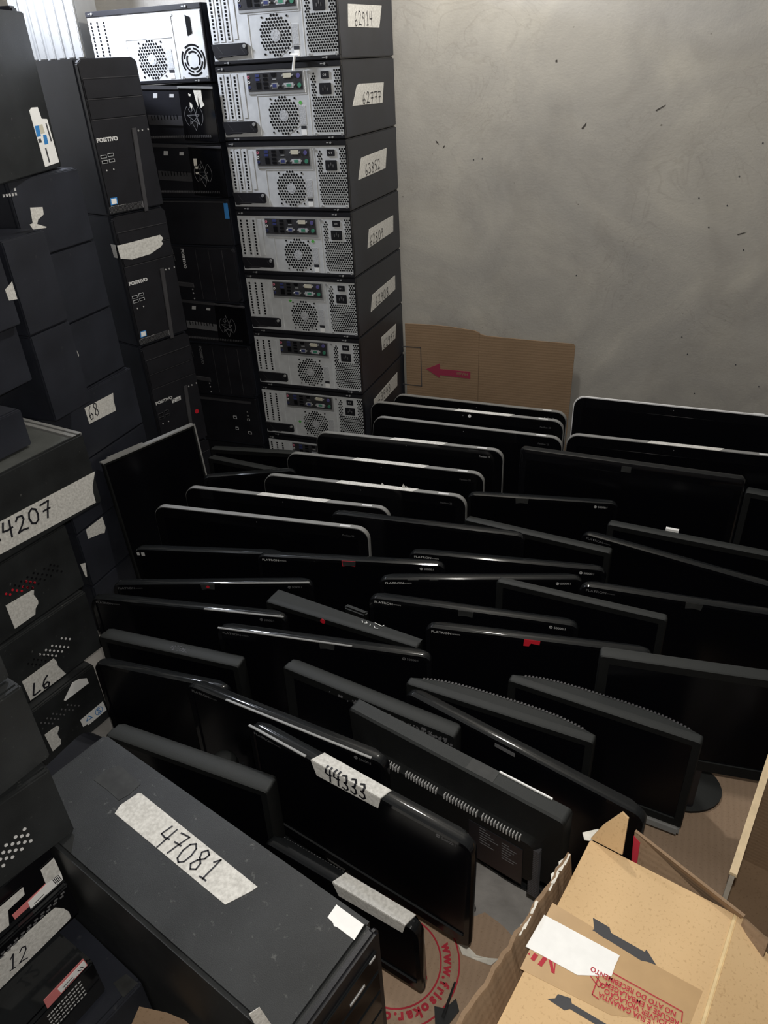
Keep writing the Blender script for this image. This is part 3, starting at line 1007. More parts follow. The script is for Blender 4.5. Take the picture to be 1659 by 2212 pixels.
wall_group = 'dark cases piled along the left wall'
D1 = plain_case('black upright case with a torn white licence sticker, highest at the left edge', (-0.5636, -0.5267, 1.204, 106.8, 0.39, 0.32, 0.175), wall_group, 'case_worn')
q = [(0.1005, 0.1279), (0.1149, 0.1334), (0.1457, 0.1328), (0.1487, 0.1161), (0.1508, 0.1086), (0.1776, 0.1065), (0.1837, 0.0124), (0.1069, 0.0103), (0.1048, 0.0543)]
st = paper(D1, q, front, 'licence_sticker', 'paper_white')
for i, (m, q) in enumerate((('blue', [(0.1071, 0.0967), (0.127, 0.0963), (0.1243, 0.0741), (0.1046, 0.0739)]), ('blue', [(0.1356, 0.0751), (0.1532, 0.0756), (0.1515, 0.0557), (0.1324, 0.0555)]),
                           ('label_yellow', [(0.1275, 0.0971), (0.1462, 0.0977), (0.1482, 0.0788), (0.1272, 0.0786)]), ('print', [(0.1061, 0.0691), (0.12, 0.0694), (0.1221, 0.0612), (0.1074, 0.0612)]),
                           ('print', [(0.163, 0.0984), (0.1691, 0.0984), (0.1741, 0.0595), (0.1666, 0.0592)]), ('print', [(0.1288, 0.0483), (0.136, 0.0485), (0.1368, 0.0176), (0.1301, 0.017)]))):
    mb = MB()
    mb.prism(q, front, .0006, .0009)
    mb.build('sticker_print', m, st)
mb = MB()
mb.box(.165, .193, .012, .14, .02, .33)
mb.box(.193, .215, .03, .13, .10, .30)
mb.build('open_side_edge', 'plastic', D1, bevel=.004)
plain_case('case seen only by its lower edge at the very top left corner', (-0.5836, -0.5967, 1.526, 106.8, 0.36, 0.17, 0.17), wall_group)
D2 = {}
for key, pos, lab in (('a', (-0.58, -0.45, 1.032, 90.0, 0.235, 0.17, 0.38), 'dark case beneath the one with the licence sticker, tiny port icons at its left edge'),
                      ('b', (-0.58, -0.45, 0.86, 90.0, 0.235, 0.17, 0.38), 'smooth dark case directly above the slanted long seam, third down at the left wall'),
                      ('c', (-0.58, -0.45, 0.688, 90.0, 0.235, 0.17, 0.38), 'smooth dark case directly above the one taped 68, with a white tape sliver'),
                      ('d', (-0.565, -0.51, 0.516, 90.0, 0.36, 0.17, 0.38), 'dark case with a paper tape reading 68'),
                      ('e', (-0.565, -0.51, 0.344, 90.0, 0.36, 0.17, 0.38), 'dark case directly under the one taped 68'),
                      ('f', (-0.565, -0.51, 0.172, 90.0, 0.36, 0.17, 0.38), 'dark case with a square grey tape patch, behind the tower taped 34207'),
                      ('g', (-0.565, -0.51, 0.0, 90.0, 0.36, 0.17, 0.38), 'dark case on the floor against the left wall under the square grey tape patch')):
    D2[key] = plain_case(lab, pos, wall_group)
q = [(-0.0296, 0.1339), (0.0868, 0.1293), (0.0818, 0.1108), (0.081, 0.0795), (-0.0279, 0.0875)]
tp = paper(D2['d'], q, front)
bs = [(-0.0216, 0.0946), (0.0229, 0.096)]
handwriting('68', tp, front, bs[0], bs[1], .036, .0026)
paper(D2['c'], [(-0.0535, 0.11), (-0.048, 0.1069), (-0.0437, 0.0899), (-0.052, 0.0791), (-0.0551, 0.0843)], front)
q = [(-0.1438, 0.1991), (-0.0753, 0.1879), (-0.0744, 0.1324), (-0.0833, 0.1194), (-0.0951, 0.1253), (-0.1462, 0.1394)]
paper(D2['f'], [(a, min(b_, .168)) for a, b_ in q], front)
paper(D2['g'], [(-0.1977, 0.2614), (-0.1799, 0.2539), (-0.1882, 0.2127), (-0.1932, 0.2147)], front)
mb = MB()
for a, b_ in [(-0.1357, 0.1439), (-0.1268, 0.1432), (-0.1182, 0.1427), (-0.1094, 0.1421), (-0.1002, 0.142), (-0.0991, 0.1511)]:
    mb.rect(a - .0025, a + .0025, b_ - .003, b_ + .003, front, 0, .0008)
mb.build('port_icons', 'logo', D2['a'])
D3a = plain_case('narrow dark case with a flared torn tape strip hanging above its top edge', (-0.5, -0.64, 0.9, 90.0, 0.13, 0.205, 0.36), wall_group)
D3b = plain_case('narrow dark case standing under the one with the flared torn tape', (-0.5, -0.64, 0.69, 90.0, 0.13, 0.208, 0.36), wall_group)
q = [(0.0395, 0.2546), (0.0758, 0.2498), (0.0734, 0.2349), (0.0528, 0.2273), (0.0467, 0.2191), (0.0718, 0.2088), (0.0697, 0.2069), (0.031, 0.2108), (0.0249, 0.2222), (0.0347, 0.2232)]
paper(D3a, [(max(a, -.058), b_) for a, b_ in q], front)
D4a = plain_case('dark case at the left edge with a ragged blank tape at its lower corner', (-0.5, -0.881, 0.932, 90.0, 0.33, 0.17, 0.36), wall_group)
D4b = plain_case('dark lighter faced case at the left edge just above the black shadowed case', (-0.517, -0.881, 0.8, 90.0, 0.33, 0.13, 0.36), wall_group)
q = [(0.1483, 0.0799), (0.1983, 0.0909), (0.2007, 0.0787), (0.2059, 0.0638), (0.2075, 0.0531), (0.1499, 0.0562)]
paper(D4a, [(min(a, .173), b_) for a, b_ in q], front)
plain_case('flat black case in shadow lying on the tower taped 34207', (-0.4433, -1.0307, 0.714, 83.0, 0.35, 0.084, 0.34), wall_group)

near_group = 'worn cases stacked near the left edge'
# the 34207 tower: bare metal top with a raised rim
x, y, z, yaw, W, H, D = (-0.3863, -0.9725, 0.532, 81.0, 0.4, 0.18, 0.34)
E1t = thing('desktop_tower', 'dark tower with bare metal top and a long paper tape reading 34207', 'computer tower', (x, y, z), yaw, near_group)
case_shell(W, H - .012, D, E1t, 'case_worn', .004)
mb = MB()
mb.box(-W / 2, W / 2, 0, .010, .001, H)
mb.build('front_bezel', 'case_worn', E1t, bevel=.004)
mb = MB()
mb.box(-W / 2 + .004, W / 2 - .03, .012, D - .004, H - .012, H - .002)
mb.build('top_panel', 'steel_dull', E1t) if 'steel_dull' in M else mb.build('top_panel', mat('dull_grey_metal', (.10, .105, .10), .45, .3, .15, 20), E1t)
mb = MB()
mb.box(W / 2 - .026, W / 2 - .016, .004, D - .004, H - .012, H + .001)
mb.box(W / 2 - .010, W / 2 - .001, .004, D - .004, H - .012, H + .001)
mb.build('top_rails', 'silver', E1t)
q = [(-0.1029, 0.0879), (0.2024, 0.0805), (0.1864, 0.0525), (0.1821, 0.035), (0.1816, 0.0078), (-0.1276, 0.0222)]
tp = paper(E1t, q, front)
bs = [(-0.084, 0.045), (0.0753, 0.0382)]
handwriting('34207', tp, front, bs[0], bs[1], .036, .0045)


def lattice(o, s1, s2, ni, nj, skip=()):
    return [(o[0] + s1[0] * i + s2[0] * j, o[1] + s1[1] * i + s2[1] * j) for i in range(ni) for j in range(nj) if (i, j) not in skip]


E2t = plain_case('worn case with red tinted vent holes and a torn blank tape', (-0.4032, -1.0578, 0.356, 81.0, 0.36, 0.174, 0.36), near_group, 'case_worn')
dots(E2t, [(0.1138, 0.1039), (0.1214, 0.0972), (0.1291, 0.0904), (0.0967, 0.1037), (0.1058, 0.0959), (0.115, 0.0881), (0.1243, 0.0801), (0.1338, 0.0721), (0.0704, 0.1096), (0.0793, 0.102), (0.0882, 0.0943), (0.0972, 0.0865), (0.1064, 0.0786), (0.054, 0.1093), (0.0626, 0.1018), (0.0713, 0.0941), (0.0802, 0.0864), (0.0892, 0.0786), (0.0377, 0.109), (0.0462, 0.1016), (0.0548, 0.094), (0.0634, 0.0863), (0.0722, 0.0785), (0.0217, 0.1088), (0.03, 0.1013), (0.0384, 0.0938), (0.0469, 0.0862), (0.0556, 0.0784)], .0026, 'hole')
dots(E2t, [(0.0484, 0.1018), (0.0566, 0.0945), (0.0649, 0.0868), (0.0374, 0.0943), (0.0465, 0.0862), (0.0562, 0.0782), (0.0133, 0.1022), (0.0218, 0.095), (0.0313, 0.0871), (-0.0026, 0.1028), (0.0052, 0.0958)], .0028, 'red_dot')
paper(E2t, [(-0.0127, 0.0781), (0.0518, 0.0741), (0.0577, 0.0713), (0.0535, 0.0614), (0.058, 0.0427), (0.0564, 0.0347), (0.0464, 0.0274), (0.041, 0.0142), (-0.0127, 0.0139)], front)
E3t = plain_case('worn case with pale vent holes and paper tape L6', (-0.3963, -1.0727, 0.18, 79.0, 0.36, 0.174, 0.36), near_group, 'case_worn')
dots(E3t, [(0.087, 0.0993), (0.0957, 0.0914), (0.1046, 0.0835), (0.0597, 0.0977), (0.0682, 0.0899), (0.0768, 0.082), (0.0855, 0.0741), (0.0943, 0.066), (0.0432, 0.0978), (0.0515, 0.09), (0.0599, 0.0822), (0.0685, 0.0743), (0.0771, 0.0663), (0.0269, 0.0978), (0.0351, 0.0902), (0.0433, 0.0824), (0.0517, 0.0745), (0.0602, 0.0666)], .0027, 'logo_white')
dots(E3t, [(0.0253, 0.0975), (0.0332, 0.0897), (0.0412, 0.0819), (0.0493, 0.074), (0.0104, 0.0966), (0.0182, 0.0889), (0.026, 0.0812), (0.034, 0.0733), (-0.0044, 0.0958), (0.0033, 0.0882), (0.011, 0.0804), (0.0188, 0.0726)], .0024, 'hole')
tp = paper(E3t, [(-0.0319, 0.0637), (0.0531, 0.0646), (0.0572, 0.0509), (0.0559, 0.0394), (0.0614, 0.022), (0.0677, 0.0039), (0.063, 0.0035), (-0.0305, 0.0039)], front)
bs = [(-0.0244, 0.0112), (0.0323, 0.0026)]
handwriting('L6', tp, front, bs[0], bs[1], .030, .0046)
E4t = plain_case('worn case with a white sticker showing a blue triangle and round S mark', (-0.3793, -1.1317, 0.0, 79.0, 0.36, 0.178, 0.36), near_group, 'case_worn')
dots(E4t, [(0.086, 0.1272), (0.0941, 0.1189), (0.1023, 0.1105), (0.1106, 0.102), (0.0694, 0.1277), (0.0773, 0.1195), (0.0854, 0.1111), (0.0935, 0.1027), (0.0473, 0.1335), (0.0551, 0.1254), (0.0629, 0.1172), (0.0708, 0.1089), (0.0313, 0.134), (0.0389, 0.1259), (0.0465, 0.1178), (0.0543, 0.1096), (0.0154, 0.1345), (0.0229, 0.1265), (0.0304, 0.1184), (0.038, 0.1102)], .0021, 'logo_dim')
paper(E4t, [(0.082, 0.1461), (0.1154, 0.174), (0.1325, 0.1708), (0.1519, 0.1571), (0.1524, 0.1404), (0.0844, 0.1418)], front, 'paper_scrap', 'paper_white')
st = paper(E4t, [(0.1015, 0.0608), (0.1712, 0.0617), (0.1733, 0.03), (0.1168, 0.0298), (0.1144, 0.0352), (0.1028, 0.037)], front, 'approval_sticker', 'paper_white')
mb = MB()
q = [(0.1156, 0.045), (0.1235, 0.0555), (0.1317, 0.0422), (0.1534, 0.0453), (0.1651, 0.0439)]
strokes(mb, [[q[0], q[1], q[2], q[0]]], front, .0022, .001)
rr = math.hypot(q[4][0] - q[3][0], q[4][1] - q[3][1]) * .95
mb.ring(q[3][0], q[3][1], rr * .86, rr, front, .0006, .001, 20)
mb.build('sticker_print', 'blue', st)
text('sticker_letter', 'S', rr * 1.35, st, front, (q[3][0] - rr * .42, q[3][1] - rr * .62), (1, 0), 'blue', .0011, 'LEFT', .0005)
paper(E4t, [(0.012, 0.098), (0.0465, 0.0958), (0.0495, 0.0884), (0.0455, 0.0817), (0.0397, 0.0754), (0.04, 0.0613), (0.0423, 0.0529), (0.0381, 0.0402), (0.0151, 0.0394)], front)

F1t = plain_case('dusty rounded case, topmost of the pile nearest the left edge', (0.0587, -1.6273, 0.721, 80.0, 0.36, 0.15, 0.34), near_group, 'case_worn', bevel=.02)
F2t = plain_case('plain dusty case, second of the pile nearest the left edge', (0.0715, -1.6304, 0.581, 77.0, 0.36, 0.138, 0.34), near_group, 'case_worn')
F3t = plain_case('dusty case with a triangle of pale vent holes, above the pink labelled slim units', (0.0614, -1.6411, 0.442, 70.0, 0.36, 0.137, 0.34), near_group, 'case_worn')
dots(F3t, [(0.1217, 0.0692), (0.1082, 0.0671), (0.1152, 0.0612), (0.1221, 0.0555), (0.0942, 0.0652), (0.1014, 0.0595), (0.1082, 0.0538), (0.1153, 0.0477), (0.1223, 0.0422), (0.0875, 0.0566), (0.0945, 0.0512), (0.1013, 0.0455), (0.1084, 0.0397), (0.0806, 0.049), (0.0876, 0.0437), (0.0945, 0.038), (0.0806, 0.0354)], .0026, 'logo_white')
slim_group = 'slim black desktops at the lower left edge'
F4t = plain_case('slim black desktop with a pink label and torn tapes along its upper edge', (0.0508, -1.6865, 0.362, 75.0, 0.38, 0.078, 0.34), slim_group, 'gloss', name='slim_desktop', cat='computer')
q = [(0.1095, 0.0152), (0.1653, 0.0183), (0.1851, 0.0221), (0.1887, 0.0162), (0.1877, -0.0023), (0.1102, -0.0087)]
st = paper(F4t, [(min(a, .188), max(b_, .004)) for a, b_ in q], front, 'pink_label', 'pink')
mb = MB()
mb.prism([(0.1336, 0.0133), (0.1843, 0.0196), (0.1885, 0.013), (0.1871, -0.0015), (0.133, -0.0022)], front, .0006, .001)
mb.build('barcode_area', 'paper_white', st)
mb = MB()
for i in range(5):
    q = [[(0.1744, 0.0154), (0.1762, 0.0014)], [(0.1766, 0.0155), (0.1784, 0.0014)], [(0.1788, 0.0156), (0.1806, 0.0015)], [(0.181, 0.0157), (0.1828, 0.0016)], [(0.1832, 0.0157), (0.1851, 0.0016)]][i]
    strokes(mb, [q], front, .0012, .0013)
q = [(0.1402, 0.0017), (0.1559, 0.0033), (0.1407, -0.0037), (0.1588, -0.0019)]
strokes(mb, [[q[0], q[1]], [q[2], q[3]]], front, .0016, .0013)
mb.build('label_print', 'ink', st)
paper(F4t, [(min(a, .188), max(b_, .004)) for a, b_ in [(0.1658, 0.0505), (0.2181, 0.0518), (0.2169, 0.0087), (0.2143, 0.0028), (0.189, 0.0146), (0.164, 0.0189)]], lambda a, b_, e: front(a, b_, e + .0012))
paper(F4t, [(min(a, .188), max(b_, .004)) for a, b_ in [(0.0915, 0.0481), (0.1369, 0.0475), (0.1343, 0.0331), (0.1079, 0.0313), (0.1004, 0.0029), (0.0773, 0.0072)]], lambda a, b_, e: front(a, b_, e + .0012))
S1t = plain_case('slim black desktop with a wide rounded paper tape reading 12', (0.0628, -1.6915, 0.286, 75.0, 0.38, 0.074, 0.34), slim_group, 'gloss', name='slim_desktop', cat='computer')
tp = paper(S1t, [(a, min(b_, .071)) for a, b_ in [(0.052, 0.0541), (0.1487, 0.0541), (0.1605, 0.0522), (0.1699, 0.037), (0.1742, 0.0224), (0.1738, 0.008), (0.1683, 0.006), (0.033, -0.0006)]], front)
bs = [(0.0728, 0.0172), (0.1033, 0.0077)]
handwriting('12', tp, front, bs[0], bs[1], .027, .0022)
mb = MB()
for i, (a, b_) in enumerate([(0.075, 0.0529), (0.0781, 0.0578), (0.0855, 0.0538), (0.0885, 0.0586), (0.096, 0.0546), (0.0991, 0.0595), (0.1067, 0.0555), (0.1098, 0.0604), (0.1176, 0.0564), (0.1207, 0.0613), (0.1285, 0.0573), (0.1317, 0.0622), (0.1397, 0.0582), (0.1428, 0.0632), (0.1509, 0.0591), (0.1541, 0.0641), (0.1624, 0.06), (0.1655, 0.0651), (0.1739, 0.061), (0.1771, 0.0661)]):
    if b_ < .07:
        mb.rect(a - .003, a + .003, b_ - .0012, b_ + .0012, front, 0, .0008)
mb.build('vent_slots', 'logo_dim', S1t)
S2t = plain_case('slim black desktop with a pink label above a block of small vent slots', (0.1365, -1.7478, 0.202, 77.0, 0.38, 0.083, 0.34), slim_group, 'gloss', name='slim_desktop', cat='computer')
st = paper(S2t, [(0.1135, 0.1076), (0.1791, 0.1076), (0.1808, 0.0873), (0.1129, 0.0859)], front, 'pink_label', 'pink')
mb = MB()
mb.prism([(0.134, 0.1023), (0.1786, 0.1035), (0.1797, 0.0891), (0.1358, 0.089)], front, .0006, .001)
mb.build('barcode_area', 'paper_white', st)
mb = MB()
q = [(0.1661, 0.0968), (0.1708, 0.0914), (0.1698, 0.0982), (0.1744, 0.0928), (0.1408, 0.0952), (0.1564, 0.0958), (0.142, 0.0894), (0.1579, 0.0907)]
strokes(mb, [[q[0], q[1]], [q[2], q[3]], [q[4], q[5]], [q[6], q[7]]], front, .0016, .0013)
mb.build('label_print', 'ink', st)
mb = MB()
for a, b_ in [(0.1615, 0.0718), (0.1615, 0.0636), (0.1614, 0.0553), (0.1614, 0.0469), (0.1614, 0.0385), (0.1556, 0.0718), (0.1556, 0.0636), (0.1555, 0.0553), (0.1555, 0.047), (0.1554, 0.0386), (0.1498, 0.0718), (0.1497, 0.0636), (0.1496, 0.0554), (0.1496, 0.0471), (0.1495, 0.0387), (0.144, 0.0718), (0.1439, 0.0637), (0.1438, 0.0555), (0.1437, 0.0472), (0.1436, 0.0389), (0.1382, 0.0718), (0.1381, 0.0637), (0.138, 0.0555), (0.1379, 0.0473), (0.1378, 0.039), (0.1325, 0.0718), (0.1324, 0.0637), (0.1322, 0.0556), (0.1321, 0.0474), (0.132, 0.0391), (0.1268, 0.0718), (0.1267, 0.0638), (0.1265, 0.0557), (0.1264, 0.0475), (0.1262, 0.0392), (0.1212, 0.0718), (0.121, 0.0638), (0.1209, 0.0557), (0.1207, 0.0476), (0.1205, 0.0394), (0.1156, 0.0718), (0.1155, 0.0638), (0.1153, 0.0558), (0.1151, 0.0477), (0.1149, 0.0395), (0.1101, 0.0718), (0.1099, 0.0638), (0.1097, 0.0558), (0.1095, 0.0478), (0.1092, 0.0396)]:
    mb.rect(a - .002, a + .002, b_ - .0008, b_ + .0008, front, 0, .0008)
mb.build('vent_slots', 'logo', S2t)
paper(S2t, [(min(a, .188), b_) for a, b_ in [(0.2143, 0.0257), (0.2351, 0.0237), (0.2318, 0.0026), (0.2127, 0.0001)]], top_face(.083), 'clear_tape', 'clear_tape')
S3t = plain_case('black case on the floor with clear tape on top, lowest at the lower left', (0.1706, -1.7176, 0.0, 74.0, 0.38, 0.2, 0.34), slim_group, 'case', name='slim_desktop', cat='computer')
paper(S3t, [(0.163, 0.0359), (0.1831, 0.0306), (0.1853, 0.004), (0.1589, 0.0053)], top_face(.2), 'clear_tape', 'clear_tape')

# rounded case standing behind the one with the approval sticker
RC = thing('desktop_tower', 'rounded slim black case low behind the approval sticker, with a triangle of paper tape', 'computer tower', (-.165, -1.225, 0), 84, near_group)
mb = MB()
pr = [(-.12, 0), (.13, 0)] + [(.13 - .05 + .05 * math.cos(q), .09 + .05 * math.sin(q)) for q in [i * math.pi / 12 for i in range(7)]] + [(-.12, .14)]
mb.prism(pr, front, -.11, 0)
mb.build('case_shell', 'case', RC, bevel=.003)
paper(RC, [(.045, .07), (.088, .122), (.100, .115), (.100, .07)], front)

# ------------------------------------------------------------------ the big tower in the foreground
x, y, z, yaw, W, H, D = (0.5754, -1.5425, 0.0, 74.2, 0.1735, 0.44, 0.583)
T = thing('desktop_tower', 'large upright black tower in the foreground with a long paper tape reading 47081', 'computer tower', (x, y, z), yaw)
case_shell(W, H, D, T, 'case_worn', .012, .006)
mb = MB()
pts = [(-W / 2, .005), (W / 2, .005), (W / 2, H - .008), (W / 2 - .008, H), (-W / 2 + .008, H), (-W / 2, H - .008)]
mb.prism(pts, front, -.012, .0)
fb = mb.build('front_bezel', 'plastic', T, bevel=.004)
mb = MB()
for i in range(4):
    z1 = H - .03 - i * .05
    mb.rect(-W / 2 + .014, W / 2 - .014, z1 - .044, z1, front, 0, .004)
bay = mb.build('bay_cover', 'gloss', fb, bevel=.0015)
mb = MB()
for i in range(9):
    z1 = .19 - i * .017
    mb.rect(-W / 2 + .02, W / 2 - .03, z1 - .008, z1, front, 0, .002)
mb.build('front_slats', 'plastic_grey', fb)
mb = MB()
mb.disc(W / 2 - .022, .2, .012, front, 0, .008, 16)
mb.build('power_button', 'scrap', T, bevel=.002)
mb = MB()
mb.rect(W / 2 - .075, W / 2 - .045, H - .066, H - .062, front, .003, .005)
mb.rect(W / 2 - .032, W / 2 - .02, H - .036, H - .032, front, .003, .005)
mb.build('drive_badges', 'logo', T)
TF = top_face(H)
q = [(-0.0032, 0.4328), (0.0108, 0.4382), (0.0406, 0.4329), (0.0429, 0.4283), (0.0357, 0.1702), (0.0267, 0.1727), (-0.0072, 0.1887)]
tp = paper(T, q, TF)
bs = [(-0.0027, 0.3452), (0.0012, 0.2269)]
handwriting('47081', tp, TF, bs[0], bs[1], .034, .0026)
paper(T, [(0.0775, 0.0654), (0.0771, 0.0189), (0.0545, 0.0172), (0.0548, 0.0455), (0.0535, 0.0501), (0.056, 0.0534), (0.0578, 0.0643)], TF, 'white_label', 'paper_white')
paper(T, [(0.0159, 0.5129), (0.0396, 0.5129), (0.0583, 0.5016), (0.0535, 0.4437), (0.0316, 0.4425), (0.0148, 0.4473), (0.0167, 0.4775)], TF, 'glue_residue', 'clear_tape')
paper(T, [(-0.1211, 0.5928), (-0.1079, 0.583), (-0.1001, 0.5332), (-0.1154, 0.5441)], front, 'corner_tape', 'paper')


# ------------------------------------------------------------------ screens on the floor
def rrect(w, zt, zb, r, y, n=6, T=None, rb=None):
    """rounded rectangle loop in the x-z plane at depth y, from the lower left round"""
    rb = r if rb is None else rb
    pts = []
    for cx, cz, a0, rr in ((w / 2 - rb, zb + rb, -90, rb), (w / 2 - r, zt - r, 0, r), (-w / 2 + r, zt - r, 90, r), (-w / 2 + rb, zb + rb, 180, rb)):
        for i in range(n + 1):
            a = rad(a0 + 90 * i / n)
            pts.append((cx + rr * math.cos(a), y, cz + rr * math.sin(a)))
    return pts


def stand(t, W, H, zb, style, th, tilt=0.0, base=None):
    """neck behind the panel and a low foot on the floor"""
    if zb < .02:
        return
    yb = math.sin(rad(tilt)) * (-H)   # the lower edge comes forward when the panel leans back
    y0, y1 = max(.012, yb + .024), th + .012
    mb = MB()
    mb.box(-.04, .04, th * .5, y1, .006, zb + .03)
    mb.build('stand_neck', 'plastic', t, bevel=.003)
    R, ry, yc, xc = base or (min(.10, W * .26), .024, .016, 0)
    n = 28
    ring = [(math.cos(2 * math.pi * i / n), math.sin(2 * math.pi * i / n)) for i in range(n)]
    mb = MB()
    mb.loft([[(xc + a * R, yc + b_ * ry, 0.0) for a, b_ in ring], [(xc + a * R, yc + b_ * ry, .006) for a, b_ in ring], [(xc + a * R * .55, yc + b_ * ry * .6, .014) for a, b_ in ring]])
    mb.build('stand_base', 'gloss' if style != 'matte' else 'matte', t, smooth=True)


def screen(pos, style, label, H=.29, tilt=4.0, group='switched off screens standing on the floor', **kw):
    x, y, yaw, W, zt = pos
    name = {'aio': 'all_in_one_computer'}.get(style, 'monitor')
    cat = {'aio': 'computer screen'}.get(style, 'monitor')
    a = rad(yaw)
    t = thing(name, label, cat, (x, y, 0), yaw, group)
    Hc = H * math.cos(rad(tilt))
    if Hc > zt - .002:
        H = (zt - .002) / math.cos(rad(tilt))
        Hc = zt - .002
    zb = zt - Hc
    T = Matrix.Translation((0, 0, zt)) @ Matrix.Rotation(-rad(tilt), 4, 'X')
    P = lambda a_, b_, e: tuple(T @ Vector((a_, -e, b_)))
    if style in ('aio', 'tv'):
        r = .032
        th = kw.get('th', .016)
        mb = MB(T)
        mb.loft([rrect(W, 0, -H, r, .0012, rb=.02), rrect(W, 0, -H, r, th, rb=.02), rrect(W - .004, -.002, -H + .002, r, th + .002, rb=.02)], True, True)
        mb.build('rim', kw.get('rim', 'silver'), t, smooth=True)
        mb = MB(T)
        ins = kw.get('ins', .0016)
        mb.loft([rrect(W - 2 * ins, -ins, -H + ins, r - .001, .0014, rb=.02), rrect(W - 2 * ins, -ins, -H + ins, r - .001, -.0008, rb=.02)])
        g = mb.build('front_glass', 'gloss', t)
        mb = MB(T)
        mb.box(-W / 2 + .028, W / 2 - .028, -.0012, -.0006, -H + .07, -.03)
        mb.build('display', 'screen', t)
        mb = MB(T)
        mb.loft([rrect(W * .86, -.03, -H + .03, .05, th + .001), rrect(W * .7, -.06, -H + .06, .05, th + .022)], False, True)
        mb.build('back_shell', 'plastic', t, smooth=True)
        mb = MB(T)
        mb.rect(W / 2 - .075, W / 2 - .048, .0, .0008, lambda a_, b_, e: (a_, e, b_), .004, .011)
        mb.build('rim_button', 'white_rim', t)
        if kw.get('text', True):
            text('model_lettering', 'Pavilion 23', .0052, t, lambda a_, b_, e: P(a_, b_, e + .0008), (W / 2 - .068, -.0245), (1, 0), 'logo' if kw.get('bright') else 'logo_dim')
        mb = MB(T)
        mb.disc(kw.get('camx', 0), -.013, .0016, front, .0008, .0012, 8)
        mb.build('camera_lens', 'logo_dim', t)
        if 'tape' in kw:
            x0, x1 = kw['tape']
            mb = MB(T)
            mb.prism([(x0 + .006, th + .0005), (x1 + .006, th + .0005), (x1 - .006, -.001), (x0 - .004, -.001)], lambda a_, b_, e: (a_, b_, e), 0, .0008)
            if kw.get('ragged'):
                for fx, hh in ((.55, .008), (.82, .012), (.86, .006)):
                    xx = x0 + (x1 - x0) * fx
                    mb.prism([(xx, .0), (xx + .012, .0), (xx + .004, hh)], lambda a_, b_, e: (a_, th - .002 + e, b_), 0, .0006)
            mb.build('paper_tape', 'paper', t)
        if 'dot' in kw:
            mb = MB(T)
            mb.disc(kw['dot'], -.012, .005, front, .0008, .0014, 14)
            mb.build('white_dot_sticker', 'paper_white', t)
        yb = -H * math.sin(rad(tilt))
        mb = MB()
        zc = zb + .06
        for sx in (-.12, .12):
            mb = MB()
            mb.box(sx - .012, sx + .012, yb * .3, .042, 0.0, .010)
            mb.tube((sx, .037, .008), (sx, th + .014, zt * .62), .005, 8)
            mb.build('easel_leg', 'plastic', t)
        if zb > .012:
            mb = MB()
            mb.box(-.16, .16, yb - .004, yb + .02, 0, zb + .004)
            mb.build('foot_bar', 'plastic', t, bevel=.003)
        return t
    if style == 'flat':           # glossy black, bright lower edge line, tapered corners
        r = .02
        mb = MB(T)
        loops = [rrect(W - .001, -.001, -H, r, .004, rb=.008), rrect(W, 0, -H, r, .008, rb=.008), rrect(W - .004, .0, -H + .002, r, .017, rb=.01), rrect(W - .026, -.002, -H + .01, r, .023, rb=.012), rrect(W - .055, -.012, -H + .02, r, .027, rb=.02)]
        mb.loft(loops, False, True)
        mb.loft([rrect(W - .024, -.012, -H + .022, .008, .0035, rb=.004), rrect(W - .022, -.010, -H + .021, .009, .0, rb=.004), rrect(W - .004, -.0025, -H + .002, r - .002, .0, rb=.006), rrect(W - .001, -.001, -H, r, .004, rb=.008)], False, False)
        mb.build('bezel', 'gloss', t, smooth=True)
        mb = MB(T)
        mb.loft([rrect(W - .022, -.011, -H + .0215, .008, .003, rb=.004), rrect(W - .022, -.011, -H + .0215, .008, .006, rb=.004)])
        mb.build('display', 'screen', t)
        mb = MB(T)
        mb.loft([rrect(W * .7, -.05, -H + .05, .03, .0265), rrect(W * .45, -.08, -H + .08, .03, kw.get('deep', .036))], False, True)
        mb.build('back_shell', 'plastic', t, smooth=True)
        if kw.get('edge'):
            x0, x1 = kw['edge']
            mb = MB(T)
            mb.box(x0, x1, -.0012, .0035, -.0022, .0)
            mb.build('edge_highlight', 'silver', t, bevel=.0006)  # pale strip standing in for a highlight along part of the edge
        for nm, x0, x1, z0, z1, m_ in kw.get('marks', ()):
            mb = MB(T)
            mb.rect(x0, x1, z0, z1, front, 0, .0007)
            mb.build(nm, m_, t)
        if kw.get('vents'):
            mb = MB(T)
            for k in range(34):
                xx = -W * .42 + W * .62 * k / 33
                mb.box(xx, xx + .0022, .026, .0275, -.022, -.0105)
            mb.build('vent_slots', 'logo_dim', t)
        lm = kw.get('logo', 'logo')
        if kw.get('left', True):
            text('series_lettering', 'FLATRON', .0056, t, P, (-W / 2 + .014, -.0145), (1, 0), lm, .0006, 'LEFT', .0001, 1.25)
            text('size_lettering', 'W1943TS', .0030, t, P, (-W / 2 + .058, -.0140), (1, 0), lm, .0006)
        if kw.get('right', True):
            text('contrast_lettering', '50000:1', .0056, t, P, (W / 2 - .052, -.0165), (1, 0), lm, .0006)
            mb = MB(T)
            mb.ring(W / 2 - .058, -.0138, .0024, .0036, front, 0, .0006, 14)
            mb.rect(W / 2 - .059, W / 2 - .057, -.0158, -.0118, front, 0, .0006)
            mb.build('contrast_mark', lm, t)
